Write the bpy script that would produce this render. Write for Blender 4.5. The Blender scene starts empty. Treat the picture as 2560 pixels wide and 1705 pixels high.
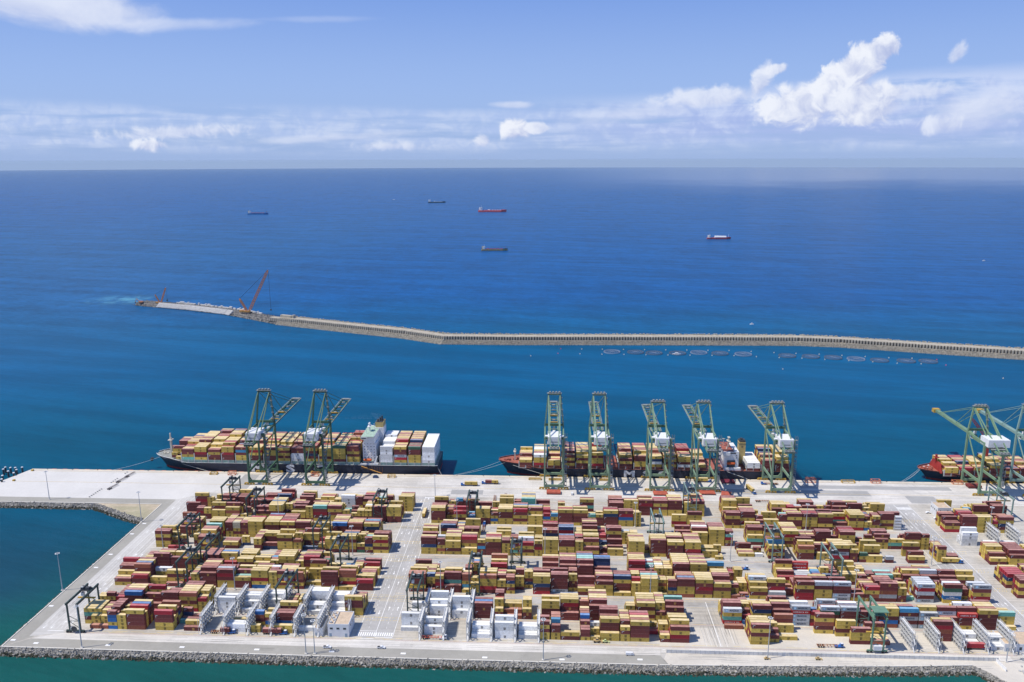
import bpy, math, random
from mathutils import Matrix, Vector
random.seed(7)
R = math.radians
sc = bpy.context.scene
C = sc.collection

# ---------------------------------------------------------------- camera
F = 1991.0; CX = 1280.0; CY = 852.5; H = 304.0; RHO = 0.003
PITCH = math.atan((CY - 400) / F)
YAW = math.atan(95 / (F / math.cos(PITCH)))
cam = bpy.data.cameras.new('camera')
cam.sensor_width = 36.0
cam.lens = 36.0 * F / 2560.0
cam.clip_start = 1.0
cam.clip_end = 400000.0
cam_o = bpy.data.objects.new('camera', cam)
C.objects.link(cam_o)
cam_o.matrix_world = Matrix.Translation((0, 0, H)) @ Matrix.Rotation(YAW, 4, 'Z') @ Matrix.Rotation(math.pi / 2 - PITCH, 4, 'X') @ Matrix.Rotation(-RHO, 4, 'Z')
sc.camera = cam_o


def at(x, y, z=0.0):
    """ground point seen at a photo position (2560 wide), on the level z"""
    dx, dy = x - CX, y - CY
    u = (dx * math.cos(RHO) - dy * math.sin(RHO)) / F
    v = (dy * math.cos(RHO) + dx * math.sin(RHO)) / F
    fw = math.cos(PITCH) - v * math.sin(PITCH)
    dn = math.sin(PITCH) + v * math.cos(PITCH)
    c, s = math.cos(YAW), math.sin(YAW)
    t = (H - z) / dn
    return ((u * c - fw * s) * t, (u * s + fw * c) * t, z)


def sky_dir(x, y):
    """(tan of azimuth, tan of elevation) of a sky point"""
    dx, dy = x - CX, y - CY
    u = (dx * math.cos(RHO) - dy * math.sin(RHO)) / F
    v = (dy * math.cos(RHO) + dx * math.sin(RHO)) / F
    fw = math.cos(PITCH) - v * math.sin(PITCH)
    dn = math.sin(PITCH) + v * math.cos(PITCH)
    c, s = math.cos(YAW), math.sin(YAW)
    X, Y = u * c - fw * s, u * s + fw * c
    return X / Y, -dn / math.hypot(X, Y)


# ---------------------------------------------------------------- light, sky, exposure
SUN_EL, SUN_AZ = 59.6, 254.3            # degrees; azimuth clockwise from +Y
sun = bpy.data.lights.new('sun', 'SUN')
sun.energy = 4.2; sun.angle = R(0.53); sun.color = (1.0, 0.935, 0.84)
sun_o = bpy.data.objects.new('sun', sun); C.objects.link(sun_o)
sd = Vector((math.cos(R(SUN_EL)) * math.sin(R(SUN_AZ)), math.cos(R(SUN_EL)) * math.cos(R(SUN_AZ)), math.sin(R(SUN_EL))))
sun_o.rotation_euler = sd.to_track_quat('Z', 'Y').to_euler()
sun_o.location = (0, 0, 900)
sc.view_settings.view_transform = 'Standard'
sc.view_settings.look = 'None'
sc.view_settings.exposure = 0.12
sc.view_settings.gamma = 1.0
sc.cycles.use_denoising = True
sc.cycles.max_bounces = 6
sc.cycles.volume_bounces = 0
sc.cycles.diffuse_bounces = 2
sc.cycles.glossy_bounces = 2

world = bpy.data.worlds.new('World'); sc.world = world; world.use_nodes = True
WN, WL = world.node_tree.nodes, world.node_tree.links
WN.clear()


class NT:
    """small helper for building node trees"""
    def __init__(s, tree):
        s.t = tree; s.n = tree.nodes; s.l = tree.links

    def put(s, sock, v):
        if hasattr(v, 'is_output') or hasattr(v, 'links'):
            s.l.new(v, sock)
        else:
            sock.default_value = v

    def m(s, op, a, b=0.0, c=None, clamp=False):
        n = s.n.new('ShaderNodeMath'); n.operation = op; n.use_clamp = clamp
        s.put(n.inputs[0], a); s.put(n.inputs[1], b)
        if c is not None: s.put(n.inputs[2], c)
        return n.outputs[0]

    def mix(s, f, a, b, mode='MIX'):
        n = s.n.new('ShaderNodeMix'); n.data_type = 'RGBA'; n.blend_type = mode
        s.put(n.inputs[0], f)
        s.put(n.inputs[6], a if hasattr(a, 'links') else (*a, 1)); s.put(n.inputs[7], b if hasattr(b, 'links') else (*b, 1))
        return n.outputs[2]

    def ramp(s, v, lo, hi, a=0.0, b=1.0):
        n = s.n.new('ShaderNodeMapRange'); n.interpolation_type = 'SMOOTHSTEP'
        s.put(n.inputs[0], v)
        n.inputs[1].default_value = lo; n.inputs[2].default_value = hi
        n.inputs[3].default_value = a; n.inputs[4].default_value = b
        return n.outputs[0]

    def noise(s, vec, scale, detail=4.0, rough=0.5, dist=0.0):
        n = s.n.new('ShaderNodeTexNoise')
        if vec is not None: s.l.new(vec, n.inputs['Vector'])
        n.inputs['Scale'].default_value = scale; n.inputs['Detail'].default_value = detail
        n.inputs['Roughness'].default_value = rough; n.inputs['Distortion'].default_value = dist
        return n.outputs[0]

    def xyz(s, x, y, z):
        n = s.n.new('ShaderNodeCombineXYZ')
        s.put(n.inputs[0], x); s.put(n.inputs[1], y); s.put(n.inputs[2], z)
        return n.outputs[0]


def build_sky():
    T = NT(world.node_tree)
    out = WN.new('ShaderNodeOutputWorld'); bg = WN.new('ShaderNodeBackground')
    tc = WN.new('ShaderNodeTexCoord'); sep = WN.new('ShaderNodeSeparateXYZ')
    WL.new(tc.outputs['Generated'], sep.inputs[0])
    X, Y, Z = sep.outputs
    Zc = T.m('MAXIMUM', Z, 0.004)
    vec = T.xyz(X, Y, Zc)
    sky = WN.new('ShaderNodeTexSky'); sky.sky_type = 'NISHITA'; sky.sun_disc = False
    sky.sun_elevation = R(SUN_EL); sky.sun_rotation = R(SUN_AZ)
    sky.altitude = 300; sky.air_density = 1.0; sky.dust_density = 0.6; sky.ozone_density = 2.0
    WL.new(vec, sky.inputs[0])
    Eh = T.m('DIVIDE', Z, T.m('MAXIMUM', T.m('SQRT', T.m('ADD', T.m('MULTIPLY', X, X), T.m('MULTIPLY', Y, Y))), 0.02))
    g_ = T.mix(T.ramp(Eh, 0.0, 0.10), (3.05, 4.35, 7.35), (3.05, 4.50, 8.00))
    g_ = T.mix(T.ramp(Eh, 0.06, 0.26), g_, (1.38, 2.80, 7.2))
    g_ = T.mix(T.ramp(Eh, 0.26, 2.5), g_, (0.55, 1.15, 2.7))
    col = T.mix(0.9, sky.outputs[0], g_)
    # cloud coordinates: tangent of azimuth / elevation
    Ys = T.m('MAXIMUM', Y, 0.05)
    A = T.m('DIVIDE', X, Ys)
    hyp = T.m('SQRT', T.m('ADD', T.m('MULTIPLY', X, X), T.m('MULTIPLY', Y, Y)))
    E = T.m('DIVIDE', Z, T.m('MAXIMUM', hyp, 0.05))
    cv = T.xyz(T.m('MULTIPLY', A, 10.0), T.m('MULTIPLY', E, 26.0), T.m('MULTIPLY', Z, 3.0))
    n1 = T.noise(cv, 1.1, 9.0, 0.58, 0.3)
    cv2 = T.xyz(T.m('MULTIPLY', A, 5.0), T.m('MULTIPLY', E, 60.0), 2.0)
    n2 = T.noise(cv2, 1.0, 7.0, 0.6, 0.2)
    cv3 = T.xyz(T.m('MULTIPLY', A, 42.0), T.m('MULTIPLY', E, 46.0), 5.0)
    n3 = T.noise(cv3, 1.0, 8.0, 0.62, 0.6)
    front = T.ramp(Y, 0.05, 0.2)
    K = 10.0                                              # sky units per background strength
    WHITE = (.80 * K, .83 * K, .91 * K); GREY = (.40 * K, .47 * K, .72 * K)
    bandmask = None
    # hazy stratus bands low over the horizon, thicker to the right
    lowb = T.m('MULTIPLY', T.ramp(E, 0.002, 0.022), T.ramp(E, 0.068, 0.046))
    lowb = T.m('MULTIPLY', lowb, 0.85)
    rt = T.ramp(A, -0.10, 0.22)
    lowr = T.m('MULTIPLY', T.m('MULTIPLY', T.ramp(E, 0.010, 0.036), T.ramp(T.m('SUBTRACT', E, T.m('MULTIPLY', T.ramp(A, 0.05, 0.5), 0.020)), 0.080, 0.058)), rt)
    shade = T.ramp(n3, 0.36, 0.64)
    bc = T.mix(shade, (.47 * K, .57 * K, .84 * K), (.68 * K, .74 * K, .90 * K))
    th = T.m('MULTIPLY', T.ramp(n2, 0.36, 0.60), lowb)
    col = T.mix(T.m('MULTIPLY', T.m('MULTIPLY', th, 0.62), front), col, bc)
    body = T.m('MULTIPLY', T.ramp(T.m('ADD', T.m('MULTIPLY', n2, 0.55), T.m('MULTIPLY', n1, 0.45)), 0.34, 0.50), lowr)
    lay = T.ramp(T.m('ADD', T.m('ADD', T.m('MULTIPLY', n3, 0.5), T.m('MULTIPLY', n2, 0.5)), T.m('MULTIPLY', T.m('SUBTRACT', E, 0.05), 4.0)), 0.40, 0.62)
    rc = T.mix(lay, (.365 * K, .455 * K, .765 * K), (.585 * K, .66 * K, .87 * K))
    col = T.mix(T.m('MULTIPLY', T.m('MULTIPLY', body, 0.80), front), col, rc)
    # separate cloud bodies, placed where the photo has them
    for (px, py, rx, ry, tilt, soft, kn, dens, wht) in CLOUDS:
        a0, e0 = sky_dir(px, py)
        ra, re = rx / 2042.0, ry / 2042.0
        ca, sa = math.cos(R(tilt)), math.sin(R(tilt))
        da = T.m('SUBTRACT', A, a0); de = T.m('SUBTRACT', E, e0)
        p = T.m('ADD', T.m('MULTIPLY', da, ca / ra), T.m('MULTIPLY', de, sa / ra))
        q = T.m('ADD', T.m('MULTIPLY', da, -sa / re), T.m('MULTIPLY', de, ca / re))
        d = T.m('SQRT', T.m('ADD', T.m('MULTIPLY', p, p), T.m('MULTIPLY', q, q)))
        nn = n3 if wht > 0.5 else n1
        d = T.m('ADD', d, T.m('MULTIPLY', T.m('SUBTRACT', 0.5, nn), kn))
        mask = T.ramp(d, 1.0, 1.0 - soft)
        mask = T.m('MULTIPLY', T.m('MULTIPLY', mask, dens), front)
        # lit from the upper left, greyer to the lower right
        lit = T.m('ADD', T.m('MULTIPLY', T.m('SUBTRACT', nn, 0.5), 2.2), T.m('SUBTRACT', T.m('MULTIPLY', q, 0.35), T.m('MULTIPLY', p, 0.30)))
        lit = T.ramp(lit, -0.75, 0.45)
        cc = T.mix(lit, GREY, WHITE)
        cc = T.mix(wht, (.60 * K, .67 * K, .86 * K), cc)
        col = T.mix(mask, col, cc)
    WL.new(col, bg.inputs[0]); bg.inputs[1].default_value = 0.1
    WL.new(bg.outputs[0], out.inputs[0])


SKY_TINT = (1.0, 1.0, 1.0)
# px, py, rx, ry, tilt, softness, noise, density, white
CLOUDS = [
    (110, 4, 330, 66, -2, 0.55, 1.0, 0.95, 0.45),
    (420, 62, 260, 18, 4, 0.9, 1.4, 0.5, 0.3),
    (800, 48, 200, 10, 2, 0.9, 1.4, 0.22, 0.2),
    (430, 330, 240, 20, 2, 0.7, 1.6, 0.8, 0.6),
    (370, 362, 55, 17, 0, 0.5, 1.6, 0.95, 0.9),
    (820, 345, 260, 14, 3, 0.8, 1.8, 0.6, 0.4),
    (970, 365, 120, 14, 0, 0.8, 1.8, 0.7, 0.6),
    (1285, 322, 45, 32, 0, 0.45, 1.5, 1.0, 1.0),
    (1340, 318, 35, 16, 0, 0.5, 1.6, 0.9, 0.8),
    (1205, 350, 26, 20, 0, 0.5, 1.6, 0.9, 0.8),
    (1280, 262, 70, 12, 0, 0.7, 1.4, 0.7, 0.45),
    (1760, 243, 150, 30, 3, 0.6, 1.6, 0.85, 0.6),
    (1570, 285, 180, 32, 5, 0.8, 1.8, 0.6, 0.4),
    (1905, 195, 30, 46, -28, 0.5, 1.3, 0.9, 0.8),
    (1940, 172, 34, 14, 10, 0.5, 1.3, 0.9, 0.8),
    (2010, 258, 150, 56, 8, 0.45, 1.5, 1.0, 0.95),
    (2105, 215, 86, 66, 22, 0.3, 1.2, 1.0, 1.0),
    (2150, 160, 76, 50, 34, 0.3, 1.2, 1.0, 1.0),
    (2200, 125, 56, 34, 14, 0.3, 1.2, 1.0, 1.0),
    (2150, 255, 110, 60, 0, 0.4, 1.4, 1.0, 0.9),
    (2150, 298, 70, 16, 0, 0.6, 1.5, 0.9, 0.9),
    (2395, 130, 22, 36, -38, 0.6, 1.2, 0.75, 0.7),
    (2230, 230, 36, 22, 0, 0.5, 1.5, 0.95, 0.95),
    (2300, 230, 110, 26, 3, 0.8, 1.6, 0.7, 0.6),
    (2440, 275, 190, 50, 2, 0.8, 1.7, 0.75, 0.45),
    (2350, 312, 80, 26, 0, 0.7, 1.7, 0.8, 0.6),
]
build_sky()

# ---------------------------------------------------------------- mesh helpers
BOXF = ((0, 3, 2, 1), (4, 5, 6, 7), (0, 1, 5, 4), (1, 2, 6, 5), (2, 3, 7, 6), (3, 0, 4, 7))


class MB:
    def __init__(s): s.v = []; s.f = []; s.mi = []

    def add(s, vs, fs, mi=0):
        b = len(s.v); s.v.extend(vs)
        s.f.extend([tuple(i + b for i in f) for f in fs]); s.mi.extend([mi] * len(fs))

    def box(s, x0, y0, z0, x1, y1, z1, mi=0):
        s.add([(x0, y0, z0), (x1, y0, z0), (x1, y1, z0), (x0, y1, z0), (x0, y0, z1), (x1, y0, z1), (x1, y1, z1), (x0, y1, z1)], BOXF, mi)
        return s

    def rbox(s, cx, cy, z0, lx, ly, h, ang=0, mi=0):
        c, sn = math.cos(ang), math.sin(ang)
        P = [(cx + a * lx / 2 * c - b * ly / 2 * sn, cy + a * lx / 2 * sn + b * ly / 2 * c) for a, b in ((-1, -1), (1, -1), (1, 1), (-1, 1))]
        s.add([(x, y, z0) for x, y in P] + [(x, y, z0 + h) for x, y in P], BOXF, mi)
        return s

    def bar(s, p, q, w, h=None, mi=0):
        """box-section member from p to q, w across, h in the other direction"""
        p, q = Vector(p), Vector(q); h = h or w
        d = (q - p).normalized()
        up = Vector((0, 0, 1)) if abs(d.z) < 0.9 else Vector((0, 1, 0))
        a = d.cross(up).normalized(); b = a.cross(d).normalized()
        vs = []
        for e in (p, q):
            for i, j in ((-1, -1), (1, -1), (1, 1), (-1, 1)):
                vs.append(tuple(e + a * (i * w / 2) + b * (j * h / 2)))
        s.add(vs, BOXF, mi); return s

    def cyl(s, p, q, r, n=10, r2=None, mi=0):
        p, q = Vector(p), Vector(q); r2 = r if r2 is None else r2
        d = (q - p).normalized()
        up = Vector((0, 0, 1)) if abs(d.z) < 0.9 else Vector((0, 1, 0))
        a = d.cross(up).normalized(); b = a.cross(d).normalized()
        vs = [tuple(p + (a * math.cos(t) + b * math.sin(t)) * r) for t in [2 * math.pi * k / n for k in range(n)]]
        vs += [tuple(q + (a * math.cos(t) + b * math.sin(t)) * r2) for t in [2 * math.pi * k / n for k in range(n)]]
        fs = [(k, (k + 1) % n, n + (k + 1) % n, n + k) for k in range(n)] + [tuple(range(n))[::-1], tuple(range(n, 2 * n))]
        s.add(vs, fs, mi); return s

    def prism(s, pts, z0, z1, mi=0):
        n = len(pts)
        s.add([(x, y, z0) for x, y in pts] + [(x, y, z1) for x, y in pts],
              [(k, (k + 1) % n, n + (k + 1) % n, n + k) for k in range(n)] + [tuple(range(n))[::-1], tuple(range(n, 2 * n))], mi)
        return s

    def sheet(s, pts, z, mi=0):
        s.add([(x, y, z) for x, y in pts], [tuple(range(len(pts)))], mi); return s

    def profx(s, prof, x0, x1, mi=0):
        """profile of (y, z) points swept along x"""
        n = len(prof)
        s.add([(x0, y, z) for y, z in prof] + [(x1, y, z) for y, z in prof],
              [(k, (k + 1) % n, n + (k + 1) % n, n + k) for k in range(n)] + [tuple(range(n))[::-1], tuple(range(n, 2 * n))], mi)
        return s

    def profy(s, prof, y0, y1, mi=0):
        """profile of (x, z) points swept along y"""
        n = len(prof)
        s.add([(x, y0, z) for x, z in prof] + [(x, y1, z) for x, z in prof],
              [(k, (k + 1) % n, n + (k + 1) % n, n + k) for k in range(n)] + [tuple(range(n))[::-1], tuple(range(n, 2 * n))], mi)
        return s

    def mesh(s, name, mats):
        me = bpy.data.meshes.new(name)
        me.from_pydata(s.v, [], s.f)
        for m in (mats if isinstance(mats, (list, tuple)) else [mats]): me.materials.append(m)
        if any(s.mi): me.polygons.foreach_set('material_index', s.mi)
        me.update()
        return me

    def build(s, name, mats, parent=None, loc=None, rz=0, fix=False):
        me = s.mesh(name, mats)
        if fix:
            import bmesh
            bm = bmesh.new(); bm.from_mesh(me); bmesh.ops.recalc_face_normals(bm, faces=bm.faces); bm.to_mesh(me); bm.free()
        o = bpy.data.objects.new(name, me); C.objects.link(o)
        if parent: o.parent = parent
        if loc: o.location = loc
        if rz: o.rotation_euler = (0, 0, rz)
        return o


def tag(o, label=None, cat=None, group=None, kind=None):
    if label: o['label'] = label
    if cat: o['category'] = cat
    if group: o['group'] = group
    if kind: o['kind'] = kind
    return o


def empty(name, loc, rz=0, label=None, cat=None, group=None):
    o = bpy.data.objects.new(name, None); C.objects.link(o)
    o.location = loc; o.rotation_euler = (0, 0, rz)
    return tag(o, label, cat, group)


def kids(o): return [c for c in C.objects if c.parent == o]


def copy_tree(o, loc=None, rz=None, label=None, group=None, cache={}):
    if o not in cache: cache[o] = [(c, kids(c)) for c in kids(o)]
    r = o.copy(); C.objects.link(r)
    if loc is not None: r.location = loc
    if rz is not None: r.rotation_euler = (0, 0, rz)
    if label: r['label'] = label
    if group: r['group'] = group
    for ch, gs in cache[o]:
        c = ch.copy(); C.objects.link(c); c.parent = r
        for g in gs:
            d = g.copy(); C.objects.link(d); d.parent = c
    return r


_tc = {}


def text_shape(txt, size, bold=0.0):
    """lettering as flat faces in the x-z plane, centred, facing -y"""
    k = (txt, size, bold)
    if k in _tc: return _tc[k]
    cu = bpy.data.curves.new('lettering', 'FONT'); cu.body = txt; cu.size = size; cu.align_x = 'CENTER'; cu.align_y = 'CENTER'
    cu.offset = bold; cu.resolution_u = 2; cu.space_line = 0.8; cu.fill_mode = 'FRONT' if False else 'BOTH'
    o = bpy.data.objects.new('lettering', cu); C.objects.link(o)
    dg = bpy.context.evaluated_depsgraph_get(); me = bpy.data.meshes.new_from_object(o.evaluated_get(dg))
    vs = [tuple(v.co) for v in me.vertices]; fs = [tuple(p.vertices) for p in me.polygons]
    fs = [f for f in fs if sum((vs[f[i]][0] * vs[f[(i + 1) % len(f)]][1] - vs[f[(i + 1) % len(f)]][0] * vs[f[i]][1]) for i in range(len(f))) > 0] or fs
    bpy.data.objects.remove(o); bpy.data.curves.remove(cu); bpy.data.meshes.remove(me)
    _tc[k] = ([(x, 0.0, y) for x, y, z in vs], fs)
    return _tc[k]


def add_text(mb, txt, size, x, y, z, mi=0, flip=False, bold=0.0, sx=1.0):
    vs, fs = text_shape(txt, size, bold)
    if flip: mb.add([(x - a * sx, y, z + c) for a, b, c in vs], fs, mi)
    else: mb.add([(x + a * sx, y, z + c) for a, b, c in vs], fs, mi)


# ---------------------------------------------------------------- materials
def mat(name, col, rough=0.6, metal=0.0, var=0.10, scale=0.4, spec=0.3):
    m = bpy.data.materials.new(name); m.use_nodes = True
    T = NT(m.node_tree); b = T.n['Principled BSDF']
    b.inputs['Roughness'].default_value = rough; b.inputs['Metallic'].default_value = metal
    b.inputs['Specular IOR Level'].default_value = spec
    if var:
        g = T.n.new('ShaderNodeNewGeometry')
        n = T.noise(g.outputs['Position'], scale, 5.0, 0.6)
        f = T.ramp(n, 0.3, 0.7, 1.0 - var, 1.0 + var)
        T.l.new(T.mix(1.0, col, T.xyz(f, f, f), 'MULTIPLY'), b.inputs['Base Color'])
    else: b.inputs['Base Color'].default_value = (*col, 1)
    return m


def container_mat(name, col, paling=0.42, paled=(.62, .56, .50)):
    """painted steel; the roof panels are mixed towards a paler colour"""
    m = bpy.data.materials.new(name); m.use_nodes = True
    T = NT(m.node_tree); b = T.n['Principled BSDF']
    b.inputs['Roughness'].default_value = 0.62; b.inputs['Specular IOR Level'].default_value = 0.25
    g = T.n.new('ShaderNodeNewGeometry'); oi = T.n.new('ShaderNodeObjectInfo')
    at_ = T.n.new('ShaderNodeAttribute'); at_.attribute_name = 'shade'
    r = T.m('FRACT', T.m('ADD', T.m('MULTIPLY', at_.outputs['Fac'], 7.31), T.m('MULTIPLY', oi.outputs['Random'], 5.17)))
    n = T.noise(g.outputs['Position'], 0.9, 5.0, 0.65)
    f = T.m('MULTIPLY', T.m('ADD', 0.74, T.m('MULTIPLY', r, 0.50)), T.ramp(n, 0.3, 0.7, 0.84, 1.12))
    base = T.mix(1.0, col, T.xyz(f, f, f), 'MULTIPLY')
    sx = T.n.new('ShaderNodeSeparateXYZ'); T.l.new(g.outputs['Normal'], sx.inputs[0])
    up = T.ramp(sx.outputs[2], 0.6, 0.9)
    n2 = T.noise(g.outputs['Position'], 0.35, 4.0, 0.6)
    fa = T.m('MULTIPLY', up, T.m('MULTIPLY', T.m('ADD', paling * 0.75, T.m('MULTIPLY', r, paling * 0.6)), T.ramp(n2, 0.3, 0.7, 0.7, 1.2)))  # share of the paler colour, only on faces that point up
    T.l.new(T.mix(fa, base, paled), b.inputs['Base Color'])
    # pressed corrugation on the sides
    sp = T.n.new('ShaderNodeSeparateXYZ'); T.l.new(g.outputs['Position'], sp.inputs[0])
    w = T.m('SINE', T.m('MULTIPLY', T.m('ADD', sp.outputs[0], sp.outputs[1]), 22.0))
    bp = T.n.new('ShaderNodeBump'); bp.inputs['Strength'].default_value = 0.12; bp.inputs['Distance'].default_value = 0.03
    T.l.new(w, bp.inputs['Height']); T.l.new(bp.outputs[0], b.inputs['Normal'])
    return m


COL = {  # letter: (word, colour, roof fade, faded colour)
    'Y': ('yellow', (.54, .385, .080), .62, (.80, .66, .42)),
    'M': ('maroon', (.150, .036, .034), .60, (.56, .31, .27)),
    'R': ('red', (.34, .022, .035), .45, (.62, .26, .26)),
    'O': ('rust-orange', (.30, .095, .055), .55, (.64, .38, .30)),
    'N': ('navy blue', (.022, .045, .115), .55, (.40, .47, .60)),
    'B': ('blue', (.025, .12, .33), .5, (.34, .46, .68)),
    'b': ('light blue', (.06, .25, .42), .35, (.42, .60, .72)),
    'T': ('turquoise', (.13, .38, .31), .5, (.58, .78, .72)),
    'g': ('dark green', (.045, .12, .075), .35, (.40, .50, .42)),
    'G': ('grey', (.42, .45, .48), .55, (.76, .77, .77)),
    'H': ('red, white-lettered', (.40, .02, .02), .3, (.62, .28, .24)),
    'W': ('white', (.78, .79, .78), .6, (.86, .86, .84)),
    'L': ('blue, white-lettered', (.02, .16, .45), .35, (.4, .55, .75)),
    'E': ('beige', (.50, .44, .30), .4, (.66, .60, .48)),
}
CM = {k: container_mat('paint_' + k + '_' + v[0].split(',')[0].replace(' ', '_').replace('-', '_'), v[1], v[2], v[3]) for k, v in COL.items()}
M_MARK_DARK = mat('mark_dark', (.09, .065, .03), var=0)
M_MARK_GOLD = mat('mark_gold', (.55, .33, .08), var=0)
M_MARK_WHITE = mat('mark_white', (.75, .75, .75), var=0)
M_MARK_BLUE = mat('mark_light_blue', (.25, .55, .78), var=0)
M_MARK_INK = mat('mark_ink', (.03, .05, .09), var=0)
M_CHAR = mat('door_gear', (.16, .15, .14), var=0)

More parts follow.
